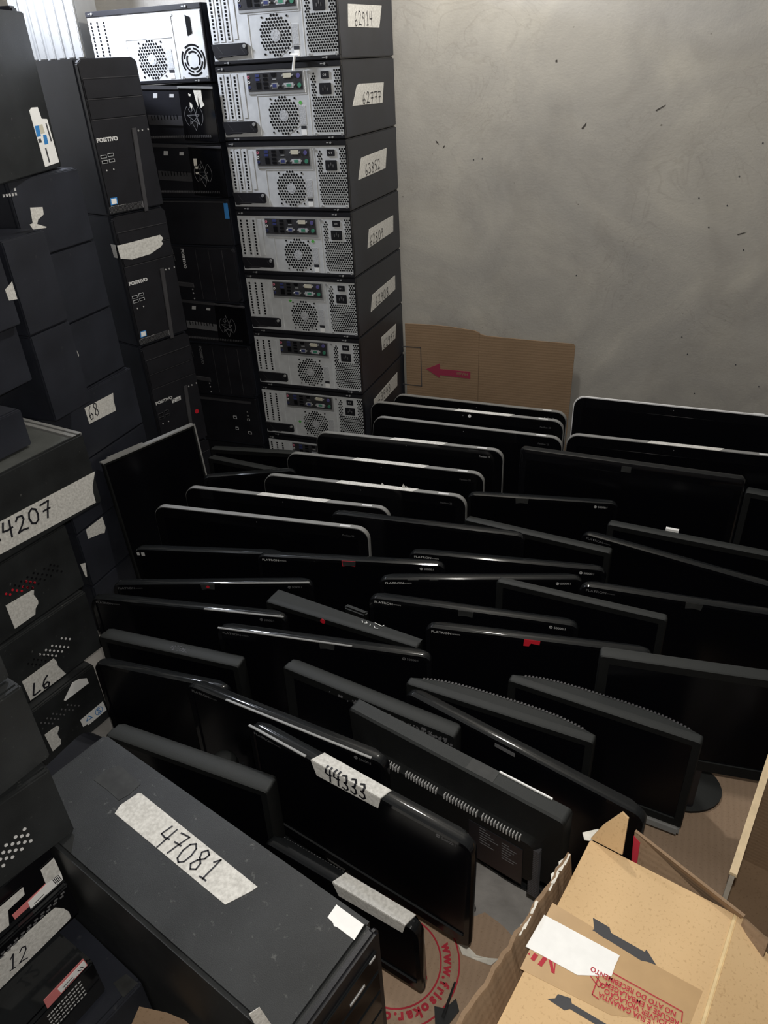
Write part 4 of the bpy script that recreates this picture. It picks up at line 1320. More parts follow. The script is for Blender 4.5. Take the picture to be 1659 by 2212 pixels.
        if 'stk' in kw:
            sx, sm = kw['stk']
            mb = MB(T)
            if sm == 'red_dot':
                mb.prism([(sx - .016, -.003), (sx + .016, -.003), (sx + .015, -.014), (sx - .002, -.012), (sx - .006, -.02), (sx - .017, -.02)], front, 0, .0008, 0)
            else:
                mb.prism([(sx - .017, -.003), (sx + .017, -.003), (sx + .015, -.018), (sx - .002, -.016), (sx - .016, -.019)], front, 0, .0008, 0)
            if sm == 'frame':
                mb.mi = [1] * len(mb.mi)
                mb.prism([(sx - .0155, -.0035), (sx + .017, -.0035), (sx + .015, -.0165), (sx - .0145, -.0165)], front, .0008, .0012, 0)
            if sm == 'spot':
                mb.disc(sx, -.010, .004, front, .0008, .0014, 8, 1)
            mb.build('sticker_remains', ['red_dot' if sm == 'red_dot' else 'clear_tape', 'red_dot'], t)
        if 'tape' in kw:
            x0, x1, num = kw['tape']
            mb = MB(T)
            mb.prism([(x0 + .005, -.030), (x1, -.026), (x1 + .006, 0), (x0 - .004, 0)], front, .0, .0016)
            mb.prism([(x0 - .004, -.0012), (x1 + .006, -.0012), (x1 + .012, .020), (x0 + .006, .022)], lambda a_, b_, e: (a_, b_, e), -.0005, .0018)
            tp = mb.build('paper_tape', 'paper', t)
            if num:
                handwriting(num, tp, lambda a_, b_, e: tuple(T @ Vector((a_, (-.0022 if b_ < 0 else b_ - .0022), (b_ if b_ < 0 else .0026)))), (x0 + .026, -.0245), (x1 - .018, -.0225), .030, .0036, .0022, 0, 6)
        th = .026
    elif style == 'bar':          # thick glossy rounded top bar
        mb = MB(T)
        r = .012
        mb.loft([rrect(W - .012, -.010, -H, r, .0), rrect(W - .004, -.003, -H, r, .003), rrect(W, 0, -H, r, .010), rrect(W - .003, -.001, -H, r, .022), rrect(W - .02, -.012, -H + .01, r, .030)], True, True)
        mb.build('bezel', 'gloss', t, smooth=True)
        mb = MB(T)
        mb.box(-W / 2 + .02, W / 2 - .02, -.0008, .001, -H + .03, -.030)
        mb.build('display', 'screen', t)
        mb = MB(T)
        mb.rect(-.012, .012, -.026, -.010, front, 0, .0008)
        mb.build('sticker_remains', 'clear_tape', t)
        th = .03
    elif style in ('slab', 'curve', 'wedge'):
        # matte: front frame, seam line, thicker back half
        f = kw.get('front', .018)
        bk = kw.get('back', .024)
        mt = kw.get('mat', 'matte')
        r = .006
        bz = kw.get('bz', .016)
        mb = MB(T)
        mb.loft([rrect(W - 2 * bz, -bz, -H + bz * 1.3, .002, .005), rrect(W - 2 * bz + .002, -bz + .001, -H + bz * 1.3, .002, .001), rrect(W - .004, -.002, -H + .002, r, 0), rrect(W, 0, -H, r, .003), rrect(W, 0, -H, r, f)], False, True)
        mb.build('bezel', mt, t, smooth=True)
        mb = MB(T)
        mb.box(-W / 2 + bz - .002, W / 2 - bz + .002, .0042, .007, -H + bz * 1.3 - .002, -bz + .002)
        mb.build('display', 'screen', t)
        mb = MB(T)
        if style == 'slab':
            mb.loft([rrect(W - .003, -.0012, -H + .002, r, f + .0008), rrect(W - .003, -.0012, -H + .002, r, f + bk * .6), rrect(W - .012, -.006, -H + .006, r, f + bk)], True, True)
        else:
            n = 12
            # plan-curved back: deepest in the middle
            lps = []
            for k in range(n + 1):
                s_ = -1 + 2 * k / n
                xx = s_ * (W / 2 - .002)
                yy = f + .0008 + bk * max(.12, (1 - abs(s_) ** 3.5)) if style == 'curve' else f + bk * (.35 + .65 * (1 - (s_ * .5 + .5)))
                lps.append([(xx, f + .0008, -.0012), (xx, yy, -.004 if style == 'curve' else -.0015), (xx, yy, -H + .02), (xx, f + .0008, -H + .004)])
            mb.loft(lps, True, True)
        bs_ = mb.build('back_shell', mt, t, smooth=True)
        if style == 'curve':
            mb = MB(T)
            for k in range(46):
                s_ = -.86 + 1.72 * k / 45
                xx = s_ * (W / 2 - .002)
                yy = f + .0008 + bk * max(.12, (1 - abs(s_) ** 3.5))
                mb.box(xx - .0018, xx + .0018, yy - .004, yy + .001, -.008, -.0022)
            mb.build('vent_slots', 'plastic_grey', bs_)
        if kw.get('chin'):
            mb = MB(T)
            mb.box(-W / 2 + .003, W / 2 - .002, -.004, .02, -H - .018, -H + .004)
            mb.build('silver_chin', 'silver', t, bevel=.004)
        if kw.get('worn'):
            rnd = random.Random(3)
            mb = MB(T)
            for k in range(70):
                q = abs(rnd.gauss(0, .28))
                xx = W / 2 - .012 - q * W
                if xx < -W / 2 + .02:
                    continue
                mb.disc(xx, -.012 - rnd.random() * .010, .0008 + rnd.random() * .0022, front, -.001, .0003, 6)
            for k in range(14):
                mb.disc(W / 2 - .006 - rnd.random() * .008, -.02 - rnd.random() * .05, .001 + rnd.random() * .002, front, -.001, .0003, 6)
            mb.build('flaking_coating', 'logo_dim', t)['kind'] = 'stuff'
        if kw.get('dot'):
            sx = kw['dot']
            mb = MB(T)
            mb.disc(sx, -.008, .0062, front, 0, .001, 16)
            mb.build('red_dot_sticker', 'red_dot', t)
            mb = MB(T)
            strokes(mb, [[(.045, .030), (.050, .024)], [(.056, .030), (.060, .026), (.055, .024)], [(.068, .026), (.07, .020)], [(.075, .034), (.095, .030), (.097, .035)], [(.078, .024), (.084, .018), (.09, .02)]], lambda a_, b_, e: (a_, b_, e), .0014, .0006)
            mb.build('scratched_paint', 'paper_white', t)
        if kw.get('scrap'):
            sx = kw['scrap']
            mb = MB(T)
            mb.box(sx - .016, sx + .014, f + bk - .006, f + bk + .003, -.002, .004)
            mb.build('paper_scrap', 'paper_white', t)
        if kw.get('grime'):
            sx = kw['grime']
            rnd = random.Random(9)
            mb = MB(T)
            for k in range(40):
                mb.disc(sx + rnd.uniform(-.024, .024), f * .4 + rnd.uniform(0, .016), rnd.uniform(.0008, .002), lambda a_, b_, e: (a_, b_, e), 0, .0004, 6)
            mb.build('glue_residue', 'plastic_grey', t)
        th = f + bk
    if not kw.get('nostand'):
        stand(t, W, H, zb, 'matte' if style in ('slab', 'curve', 'wedge') else style, th, tilt, kw.get('base'))
    t.location.z = kw.get('z0', 0)
    return t


# all-in-one computers with silver rims, back row first
screen((0.3171, 0.163, -1.44, 0.5599, 0.461), 'aio', 'silver rimmed screen standing against the FRAGIL cardboard, farthest of its row', .40, 1.5, 'silver rimmed screens in a row', bright=True)
screen((0.304, 0.0471, -0.29, 0.5992, 0.482), 'aio', 'silver rimmed screen with a white dot on its camera and a strip of tape', .44, 1.5, 'silver rimmed screens in a row', tape=(-0.0244, 0.1467), dot=0.0203)
screen((0.3297, -0.0427, -0.88, 0.5694, 0.474), 'aio', 'silver rimmed screen without tape, third from the FRAGIL cardboard', .41, 1.5, 'silver rimmed screens in a row')
screen((0.1865, -0.1416, 1.83, 0.5626, 0.458), 'aio', 'silver rimmed screen covering the lowest silver tower back, thin tape on its rim', .40, 1.5, 'silver rimmed screens in a row', tape=(-0.0466, 0.113), bright=True)
screen((0.138, -0.2213, 2.26, 0.5897, 0.421), 'aio', 'silver rimmed screen with smooth tape, left end touching the leaning grey slabs', .40, 1.5, 'silver rimmed screens in a row', tape=(-0.0848, 0.13))
screen((0.1314, -0.362, 2.9, 0.5754, 0.424), 'aio', 'silver rimmed screen with ragged torn tape on its rim', .40, 1.5, 'silver rimmed screens in a row', tape=(-0.0673, 0.1504), ragged=True)
screen((-0.0648, -0.4427, 4.27, 0.5964, 0.401), 'aio', 'silver rimmed screen with bright tape, second from the front of its row', .40, 1.5, 'silver rimmed screens in a row', tape=(-0.0714, 0.127))
screen((-0.0762, -0.5658, 4.76, 0.5986, 0.41), 'aio', 'bare silver rimmed screen without tape, nearest the camera of its row', .41, 1.5, 'silver rimmed screens in a row')
screen((0.892, 0.1495, -1.9, 0.56, 0.518), 'tv', 'screen with a thin bright white rim against the plaster wall at the right', 0.45, 2, 'silver rimmed screens in a row', rim='white_rim', th=.008, ins=.003, text=False)
screen((0.9035, -0.0387, -0.16, 0.56, 0.485), 'aio', 'silver rimmed screen at the right with a long wide tape on its rim', .44, 1.5, 'silver rimmed screens in a row', text=False, tape=(-0.0655, 0.1166))
screen((0.7938, -0.1746, -2.75, 0.5574, 0.488), 'bar', 'wide glossy black monitor with a thick rounded top bar and sparkling glint', .40, 1.5)
screen((1.2662, -0.1237, -8.72, 0.36, 0.406), 'slab', 'dark monitor just visible at the right edge beside the thick glossy bar', .36, 1.5)

# glossy black monitors
FL = 'glossy black flat monitors'
screen((0.5973, -0.2572, 8.34, 0.39, 0.398), 'flat', 'glossy black monitor right of the silver rimmed row with worn sticker remains at centre', .34, 1.5, FL, left=False, stk=(-0.0498, 'grey'))
screen((0.344, -0.4699, 3.41, 0.4993, 0.406), 'flat', 'thin edged glossy monitor behind the nearest silver rimmed screen, long bare top', .34, 1.5, FL, left=False, right=False)
screen((0.9283, -0.4067, -13.68, 0.443, 0.371), 'flat', 'glossy monitor at the right, turned so its top runs down to the right edge', .34, 1.5, FL, z0=.0045, logo='logo_dim', right=False)
screen((-0.1793, -0.6563, 12.75, 0.4, 0.345), 'flat', 'glossy monitor with two small window icons at its left corner', .34, 1.5, FL, left=False, right=False, logo='logo_dim', marks=(('window_icon', -.192, -.185, -.020, -.011, 'logo'), ('window_icon', -.180, -.171, -.021, -.011, 'logo')))
screen((0.2069, -0.6325, 11.23, 0.4627, 0.379), 'flat', 'glossy monitor with a red framed sticker, in front of the bare silver rimmed screen', .34, 1.5, FL, stk=(-0.0011, 'frame'))
screen((0.5584, -0.5158, 7.14, 0.4673, 0.368), 'flat', 'glossy monitor under the slanted matte slab in the middle, glint on its right half', .34, 1.5, FL)
screen((0.5235, -0.6166, 16.64, 0.4628, 0.38), 'flat', 'glossy monitor whose top edge runs level, smudges on its left top', .34, 1.5, FL, marks=(('smudge', -.165, -.140, -.006, -.0025, 'clear_tape'), ('smudge', -.115, -.095, -.006, -.0025, 'clear_tape')))
screen((-0.0938, -0.7741, 17.54, 0.4906, 0.347), 'flat', 'glossy monitor with a red spot on its centre sticker at the left', .34, 1.5, FL, stk=(-0.0092, 'spot'), logo='logo_dim', edge=(0.0226, 0.2369))
screen((-0.0868, -0.8908, 8.39, 0.4769, 0.367), 'flat', 'glossy monitor with a bright line on its right half, emerging from behind the worn cases', .34, 1.5, FL, logo='logo_dim', edge=(0.0459, 0.2334))
screen((0.5309, -0.7368, 4.39, 0.456, 0.383), 'flat', 'glossy monitor in the middle with flaky grey sticker remains below its top', .34, 1.5, FL, stk=(-0.0093, 'grey'))
screen((0.254, -0.9061, 5.91, 0.4749, 0.366), 'flat', 'glossy monitor with a long bright edge in front of the curved matte wedge', .34, 1.5, FL, logo='logo_dim', stk=(0.015, 'grey'), edge=(-0.2334, 0.0695))
screen((0.6797, -0.7854, 6.65, 0.4569, 0.382), 'flat', 'glossy monitor with a torn bright red sticker under its top edge', .34, 1.5, FL, right=False, stk=(-0.0068, 'red_dot'))
screen((0.9624, -0.6031, 1.52, 0.443, 0.401), 'flat', 'glossy monitor running off the right edge with grey sticker remains', .34, 1.5, FL, z0=.0045, logo='logo_dim', right=False, stk=(0.0109, 'grey'))
screen((-0.0657, -1.044, 2.94, 0.329, 0.305), 'flat', 'glossy monitor with scuffed top right beside the worn case stack', .29, 1.5, FL, left=False, right=False)
screen((0.2882, -1.1523, -7.81, 0.4331, 0.398), 'flat', 'glossy monitor with a long bright edge behind the one taped 44333', .30, 1.5, FL, logo='logo_dim', edge=(-0.1195, 0.1891))
screen((0.4712, -1.2562, -14.01, 0.4379, 0.426), 'flat', 'glossy monitor with white paper tape reading 44333 over its top', 0.2517, 1, FL, z0=.0062, base=(.05, .024, .016, 0), left=True, logo='logo_dim', tape=(-0.073, 0.0541, '44333'), edge=(-0.2161, -0.0896))
screen((0.4749, -1.3465, -11.9, 0.3, 0.293), 'flat', 'glossy monitor wedged beside the big foreground tower, blank paper tape on top', 0.1876, -2, FL, z0=.0062, vents=True, left=False, right=False, tape=(-0.0015, 0.1213, None), nostand=True)
screen((0.6911, -1.0603, -17.9, 0.4692, 0.369), 'flat', 'long glossy monitor running down to the open carton flap, faint badge under its top', .30, 1.5, FL, deep=.028, left=False, right=False, logo='logo_dim', marks=(('faint_badge', -.035, .005, -.018, -.010, 'logo_dim'),))

# matte monitors
MT_ = 'matte black monitors'
screen((0.6057, -0.3939, -7.72, 0.3748, 0.371), 'slab', 'slanted matte slab in the middle of the pile, plain top edge', .30, 1.5, MT_, front=.014, back=.018)
screen((0.9898, -0.3353, -5.96, 0.44, 0.38), 'slab', 'matte slab at the right with a small white paper scrap on its top', .36, 1.5, MT_, z0=.0045, front=.014, back=.018, scrap=-0.0704)
screen((0.7447, -0.6615, -4.86, 0.3583, 0.404), 'slab', 'matte square monitor at the right with a thin light line along its front edge', .31, 1.5, MT_, front=.012, back=.014)
screen((0.2503, -0.8094, -6.74, 0.3882, 0.338), 'wedge', 'matte monitor top shaped like a curved wedge with a red dot and scratched white marks', .33, 1.5, MT_, front=.016, back=.036, dot=-0.039)
screen((-0.0787, -0.9901, 1.42, 0.3541, 0.324), 'slab', 'matte monitor beside the worn cases with a patch of glue residue on top', .32, 1.5, MT_, front=.018, back=.020, grime=0.0237)
screen((0.4083, -1.0464, -10.23, 0.376, 0.384), 'slab', 'matte square monitor with flaking coating on its front frame', .32, 1.5, MT_, front=.018, back=.018, worn=True, bz=.022)
screen((0.6382, -0.9636, -6.13, 0.3691, 0.344), 'curve', 'matte monitor with a curved vented back, between the flaking one and the carton', .30, 1.5, MT_, front=.018, back=.026)
screen((0.8219, -0.8997, -8.23, 0.3605, 0.338), 'curve', 'matte square monitor with curved vented back and silver chin, beside the bare floor', 0.2333, 1.5, MT_, z0=.0045, front=.018, back=.026, chin=True)
screen((0.9962, -0.8128, 4.69, 0.38, 0.406), 'slab', 'large matte monitor at the right edge, its lower right corner above the bare floor', 0.2579, 1.5, MT_, z0=.0045, base=(.088, .072, *(0.0781, 0.016)), front=.022, back=.012, bz=.02)
screen((0.1627, -1.2738, -3.13, 0.34, 0.381), 'slab', 'matte monitor tucked behind the big foreground tower, bright upper edge', .31, 1.5, MT_, front=.018, back=.020)
L1p = (-0.4845, -0.4147, 69.71, 0.3056, 0.496)
t = screen(L1p, 'slab', 'screen with silver top edge leaning by the left wall cases, facing right', .40, 4, MT_, front=.010, back=.006, mat='matte', bz=.008)
mb = MB(Matrix.Translation((0, 0, L1p[4])) @ Matrix.Rotation(-rad(4), 4, 'X'))
mb.box(-L1p[3] / 2, L1p[3] / 2, -.0012, .018, -.0005, .003)
mb.box(L1p[3] / 2 - .003, L1p[3] / 2 + .0015, -.0015, .003, -.38, .003)
mb.box(-L1p[3] / 2 + .03, -.01, .018, .03, -.004, .002)
mb.build('silver_trim', 'silver', t)
screen((-0.328, -0.1436, 8.13, 0.29, 0.36), 'slab', 'upper of the two grey slabs leaning under the dark sideways towers', .30, 1.5, MT_, front=.014, back=.020)
screen((-0.3089, -0.2363, -5.53, 0.27, 0.362), 'slab', 'lower of the two grey slabs, its end crossing below the first', .28, 1.5, MT_, front=.014, back=.018)
screen((-0.2222, -0.343, 24.56, 0.27, 0.4), 'flat', 'glossy monitor almost hidden behind a silver rimmed screen near the grey slabs', .26, 1.5, FL, left=False, right=False)
# a bare upright stand between the curved wedge and the sticker monitor
c = [0.2633, -0.7389, 0.325]
BS = thing('monitor_stand', 'small dark upright stand head peeping out behind the curved wedge monitor', 'monitor stand', (c[0], c[1], 0), -12)
mb = MB()
mb.box(-.030, .030, -.006, .010, .012, .325)
mb.build('upright', 'matte', BS, bevel=.004)
mb = MB()
mb.box(-.045, .045, -.010, .012, 0, .012)
mb.build('foot', 'matte', BS, bevel=.003)

# monitor turned round: vented back to the camera
x, y, yaw, W, zt = (0.5971, -1.1447, -15.96, 0.4199, 0.392)
BK = thing('monitor', 'matte monitor turned backwards, showing its vented back and cable panel', 'monitor', (x, y, .0062), yaw, MT_)
Tb = Matrix.Translation((0, 0, zt)) @ Matrix.Rotation(rad(3), 4, 'X')
H = 0.1846
mb = MB(Tb)
mb.loft([rrect(W - .004, -.003, -H, .008, -.0, rb=.008), rrect(W, 0, -H, .008, .004, rb=.008), rrect(W, 0, -H, .008, .028, rb=.008)], False, True)
mb.loft([rrect(W * .80, -.078, -H + .004, .012, -.016), rrect(W * .84, -.066, -H + .002, .015, -.006), rrect(W - .02, -.012, -H + .001, .02, -.0022), rrect(W - .004, -.003, -H, .008, .0, rb=.008)], True, False)
mb.build('back_shell', 'matte', BK, smooth=True)
mb = MB(Tb)
for k in range(56):
    if k in (14, 15, 28, 29, 42):
        continue
    xx = -W * .40 + W * .74 * k / 55
    mb.box(xx, xx + .0016, -.0175, -.010, -.081, -.070)
mb.build('vent_slots', 'logo', BK)
mb = MB(Tb)
for k in range(26):
    zz = -.088 - k * .0052
    mb.box(W * .385, W * .425, -.0155, -.005, zz - .0014, zz + .0014)
mb.build('side_fins', 'plastic_grey', BK)
mb = MB(Tb)
mb.box(W * .12, W * .36, -.0172, -.0155, -.20, -.10)
cp = mb.build('cable_panel', 'plastic', BK)
mb = MB(Tb)
for k in range(7):
    mb.box(W * .17, W * (.20 + .018 * ((k * 5) % 4)), -.0176, -.0171, -.105 - k * .007, -.1035 - k * .007)
    mb.box(W * .27, W * (.30 + .012 * ((k * 3) % 4)), -.0176, -.0171, -.113 - k * .007, -.1115 - k * .007)
mb.build('panel_print', 'logo_dim', cp)
mb = MB(Tb)
mb.box(W * .08, W * .20, .004, .028, -.0005, .0006)
mb.build('clear_tape', 'clear_tape', BK)
mb = MB(Tb)
mb.box(W * .20, W * .42, .026, .0285, -.001, .003)
mb.build('paper_edge', 'paper_white', BK)
mb = MB()
mb.box(-.05, .05, -.016, .008, .01, .16)
mb.build('stand_neck', 'plastic', BK, bevel=.004)
mb = MB()
mb.disc(0, .004, .06, lambda a, b_, e: (a, b_, e), 0, .012, 28, 0, .022)
mb.build('stand_base', 'gloss', BK, bevel=.003)

# a detached dome headed stand
c = [0.1664, -1.1769, 0.285]
DS = thing('monitor_stand', 'small black dome headed stand behind the matte monitor next to the big tower', 'monitor stand', (c[0], c[1], 0), -20)
n = 28
ring = [(math.cos(2 * math.pi * i / n), math.sin(2 * math.pi * i / n)) for i in range(n)]
mb = MB()
mb.loft([[(a * R, b_ * R, z) for a, b_ in ring] for R, z in ((.03, 0), (.026, .02), (.014, .04), (.014, .235))])
mb.build('post', 'plastic', DS, smooth=True)
mb = MB()
mb.ring(0, 0, .029, .037, lambda a, b_, e: (a, b_, e), .240, .256, 28, rad(-200), rad(60))
mb.build('collar', 'gloss', DS)
mb = MB()
mb.loft([[(a * R, b_ * R, z) for a, b_ in ring] for R, z in ((.028, .235), (.028, .262), (.025, .276), (.017, .285), (.004, .289))])
mb.build('dome', 'matte', DS, smooth=True)

# ------------------------------------------------------------------ cardboard
# flattened sheet leaning on the wall, printed arrow
FS = thing('cardboard_sheet', 'flattened brown cardboard leaning on the plaster wall, red FRAGIL arrow upside down', 'cardboard', (.29, .385, 0), 0)
FK = lambda a, b_, e: (a - .29, -.015 - e, b_)
mb = MB()
mb.prism([(.014, .005), (.27, .005), (.27, .618), (.255, .624), (.17, .632), (.1, .634), (.014, .633)], FK, -.004, 0)
mb.build('sheet_panel', 'card', FS)
mb = MB()
mb.prism([(.271, .005), (.572, .005), (.578, .30), (.580, .595), (.574, .603), (.43, .605), (.30, .609), (.275, .613), (.271, .617)], FK, -.0035, .0005)
mb.build('sheet_panel', 'card', FS)
mb = MB()
strokes(mb, [[(0.0036, 0.5534), (0.0685, 0.5533), (0.0689, 0.4145), (-0.0013, 0.4165)]], FK, .003, .0008)
mb.build('printed_frame', 'print', FS)
ar = [(0.087, 0.4789), (0.1353, 0.5029), (0.1368, 0.4832), (0.2424, 0.4824), (0.2427, 0.4576), (0.1366, 0.4615), (0.1349, 0.4512)]
mb = MB()
mb.prism(ar, FK, 0, .0009)
aw = mb.build('printed_arrow', 'arrow_red', FS)
tb = [(0.2344, 0.4767), (0.1433, 0.4804)]
text('arrow_lettering', 'FRAGIL', .0105, FS, FK, tb[0], (tb[1][0] - tb[0][0], tb[1][1] - tb[0][1]), 'card', .0013, 'LEFT', .0002, .9)

# flattened sheets on the floor
FF = thing('cardboard_sheet', 'flattened cardboard on the floor with a round red web address stamp', 'cardboard', (.6, -1.3, 0), 0)
flo = lambda a, b_, e: (a - .6, b_ + 1.3, e)
mb = MB()
mb.prism([(.36, -1.365), (.616, -1.442), (.572, -1.64), (.95, -1.75), (.95, -1.20), (.745, -1.185), (.715, -1.165), (.70, -1.158), (.672, -1.148), (.655, -1.162), (.62, -1.172), (.5, -1.18), (.36, -1.2)], flo, 0, .004)
mb.build('sheet_panel', 'card_floor', FF)
# stamp: ring through three measured points
st_pts = [(0.6552, -1.2761), (0.6281, -1.2347), (0.6504, -1.333)]


def circle3(p, q, r):
    ax, ay = p; bx, by = q; cx, cy = r
    dd = 2 * (ax * (by - cy) + bx * (cy - ay) + cx * (ay - by))
    ux = ((ax * ax + ay * ay) * (by - cy) + (bx * bx + by * by) * (cy - ay) + (cx * cx + cy * cy) * (ay - by)) / dd
    uy = ((ax * ax + ay * ay) * (cx - bx) + (bx * bx + by * by) * (ax - cx) + (cx * cx + cy * cy) * (bx - ax)) / dd
    return (ux, uy), math.hypot(ax - ux, ay - uy)


(sx, sy), R = (.542, -1.285), .115
mb = MB()
mb.ring(sx, sy, R - .003, R, flo, .004, .0046, 60)
mb.ring(sx, sy, R - .036, R - .033, flo, .004, .0046, 60)
stamp = mb.build('printed_stamp', 'red', FF)
word = 'www.frisokar.com.br'
ang = rad(38)
for ch in word:
    rr = R - .028
    wd = {'w': .0185, '.': .009, 'f': .0105, 'r': .0115, 'i': .0075, 'm': .021}.get(ch, .0145)
    am = ang - wd / rr / 2
    o = (sx + rr * math.cos(am), sy + rr * math.sin(am))
    dr = (math.sin(am), -math.cos(am))
    text('stamp_letter', ch, .017, stamp, flo, (o[0] - dr[0] * wd * .45, o[1] - dr[1] * wd * .45), dr, 'red', .0048, 'LEFT', .0012)
    ang -= wd / rr
F2 = MB()
F2.prism([(.86, -1.16), (1.6, -1.3), (1.75, -.45), (1.0, -.5)], lambda a, b_, e: (a, b_, e), 0, .004)
tag(F2.build('cardboard_sheet', 'card_floor'), 'thin brown cardboard covering the floor beside the monitor with the silver chin', 'cardboard')

# big tan carton, bottom right
zt = .40
Pt = [(0.838, -1.2213, 0.4), (1.0323, -1.2725, 0.4), (0.9733, -1.4315, 0.4), (0.757, -1.5046, 0.4)]
o0 = Vector(Pt[0])
u = Vector((Pt[1][0] - Pt[0][0], Pt[1][1] - Pt[0][1], 0))
BW = u.length
u.normalize()
v = Vector((u.y, -u.x, 0))          # towards the camera along the long side
yawc = math.degrees(math.atan2(u.y, u.x))
CB = thing('carton', 'open tan cardboard carton with a white blank label and red seal tape, front right', 'carton', (o0.x, o0.y, .0045), yawc)
# local frame: +x along the short side, -y towards the camera
BL = .46
th = .005
mb = MB()
mb.box(0, BW, -BL, 0, zt - th, zt)
mb.build('top_panel', 'card_box', CB, bevel=.0015)
mb = MB()
mb.box(0, th, -BL, 0, 0, zt - th)
mb.build('side_panel', 'card_box', CB)
mb = MB()
mb.box(BW - th, BW, -BL, 0, 0, zt - th)
mb.build('side_panel', 'card_box', CB)
mb = MB()
mb.box(th, BW - th, -BL, 0, 0, th)
mb.build('bottom_panel', 'card_box', CB)
mb = MB()
mb.box(th, BW - th, -BL, -BL + th, th, zt - th)
mb.build('end_panel', 'card_box', CB)


def loc_c(px_pts):
    """world points -> carton frame"""
    a = rad(yawc)
    out = []
    for p in px_pts:
        dx, dy = p[0] - o0.x, p[1] - o0.y
        out.append((math.cos(a) * dx + math.sin(a) * dy, -math.sin(a) * dx + math.cos(a) * dy))
    return out


CT = lambda a, b_, e: (a, b_, zt + e)


def quad_panel(name, pts, m, parent, thick=.004):
    mb = MB()
    n = Vector((0, 0, 1))
    p = [Vector(q) for q in pts]
    n = (p[1] - p[0]).cross(p[2] - p[0]).normalized() * thick
    mb.loft([[tuple(q) for q in p], [tuple(q + n) for q in p]])
    return mb.build(name, m, parent)


# right fold-out flap, sloping gently down
quad_panel('side_flap', [(BW + .002, 0, zt), (BW + .002, -BL, zt), (BW + .17, -BL, zt - .05), (BW + .17, -.10, zt - .05)], 'card_box', CB)
mb = MB()
mb.tube((BW + .001, -BL, zt - .001), (BW + .001, -.001, zt - .001), .004, 8)
mb.build('fold_crease', 'card_light', CB) if 'card_light' in M else mb.build('fold_crease', mat('pale_creased_board', (.66, .50, .27), .7, 0, .1, 60), CB)
# left strip flap standing out from the side, torn corrugated edge
e0, e1 = loc_c([(0.8143, -1.2619, 0.41), (0.7208, -1.5337, 0.41)])
rnd = random.Random(5)
edge = []
nn = 26
for i in range(nn + 1):
    k = i / nn
    edge.append((e0[0] + (e1[0] - e0[0]) * k + rnd.uniform(-.0018, .0018), e0[1] + (e1[1] - e0[1]) * k, .41 + rnd.uniform(-.002, .002)))
mb = MB()
low = [(-.006, a[1], .36) for a in edge]
for i in range(nn):
    A_, B_, C_, D_ = edge[i], edge[i + 1], low[i + 1], low[i]
    s_ = (.0045, 0, .0)
    sh = lambda q: (q[0] - .005, q[1], q[2] + .0015)
    mb.add([A_, B_, C_, D_, sh(A_), sh(B_), sh(C_), sh(D_)], [(0, 1, 2, 3), (4, 7, 6, 5), (0, 4, 5, 1), (1, 5, 6, 2), (2, 6, 7, 3), (3, 7, 4, 0)])
mb.build('torn_side_flap', 'card', CB)
mb = MB()
for i, k in ((1, .5), (2, .9), (3, .55), (4, 1.0), (5, .35), (9, .55), (11, .3), (12, .6)):
    a = edge[i]
    mb.prism([(a[0] - .004 * k, a[1] - .011), (a[0] + .001, a[1] - .010), (a[0] + .0, a[1] + .009), (a[0] - .006 * k, a[1] + .010), (a[0] - .010 * k, a[1] + .003), (a[0] - .007 * k, a[1] - .003)], lambda x_, y_, e, a=a: (x_, y_, a[2] + e + (x_ - a[0]) * .4), .0, .0012)
mb.build('torn_paper_edge', 'paper_torn', CB)
# small upright flap at the far corner
f0 = loc_c([(0.838, -1.2213, 0.4), (0.8836, -1.2333, 0.4)])
ht = 0.0471
quad_panel('upright_flap', [(f0[0][0], .004, zt), (f0[1][0], .004, zt), (f0[1][0] - .004, .018, zt + .062), (f0[1][0] - .014, .020, zt + .066), (f0[0][0] + .012, .012, zt + .03)], 'card_box', CB)
# far flap with printed end
g = loc_c([(0.8964, -1.1994, 0.415), (1.0386, -1.284, 0.415), (1.0669, -1.3057, 0.415)])
quad_panel('far_flap', [(g[0][0], g[0][1], .415), (g[1][0], g[1][1], .415), (g[1][0] - .01, .006, .365), (g[0][0] + .015, .006, .33)], 'card', CB)
quad_panel('far_flap', [(g[1][0], g[1][1], .413), (g[2][0], g[2][1], .413), (g[2][0], g[2][1] - .03, .36), (g[1][0], g[1][1] - .02, .36)], 'card', CB)
fr_pts = [(g[0][0] + .001, g[0][1] - .001, .4135), (g[0][0] + .012, g[0][1] - .0065, .4125), (g[0][0] + .020, .0045, .345), (g[0][0] + .015, .0045, .332)]
quad_panel('printed_band', [(p[0], p[1] - .0055, p[2]) for p in fr_pts], 'red', CB, .0008)
# prints on the top panel
q = loc_c([(0.8553, -1.3383, 0.4), (0.8773, -1.3445, 0.4), (0.8799, -1.3512, 0.4), (0.9224, -1.3621, 0.4), (0.9244, -1.3583, 0.4), (0.9371, -1.3742, 0.4), (0.9265, -1.3736, 0.4), (0.9188, -1.3746, 0.4), (0.8779, -1.3619, 0.4), (0.8708, -1.3606, 0.4), (0.861, -1.3564, 0.4), (0.8566, -1.3553, 0.4), (0.8587, -1.3533, 0.4)])
mb = MB()
mb.prism(q, CT, 0, .0006)
mb.build('printed_arrow', 'print', CB)
q = loc_c([(0.8264, -1.448, 0.4), (0.842, -1.4477, 0.4), (0.8439, -1.4531, 0.4), (0.8817, -1.4618, 0.4), (0.9117, -1.4678, 0.4), (0.9081, -1.4751, 0.4), (0.8694, -1.466, 0.4), (0.8426, -1.46, 0.4), (0.8366, -1.4636, 0.4), (0.8152, -1.4575, 0.4), (0.824, -1.4539, 0.4)])
mb = MB()
mb.prism(q, CT, 0, .0006)
mb.build('printed_arrow', 'print', CB)
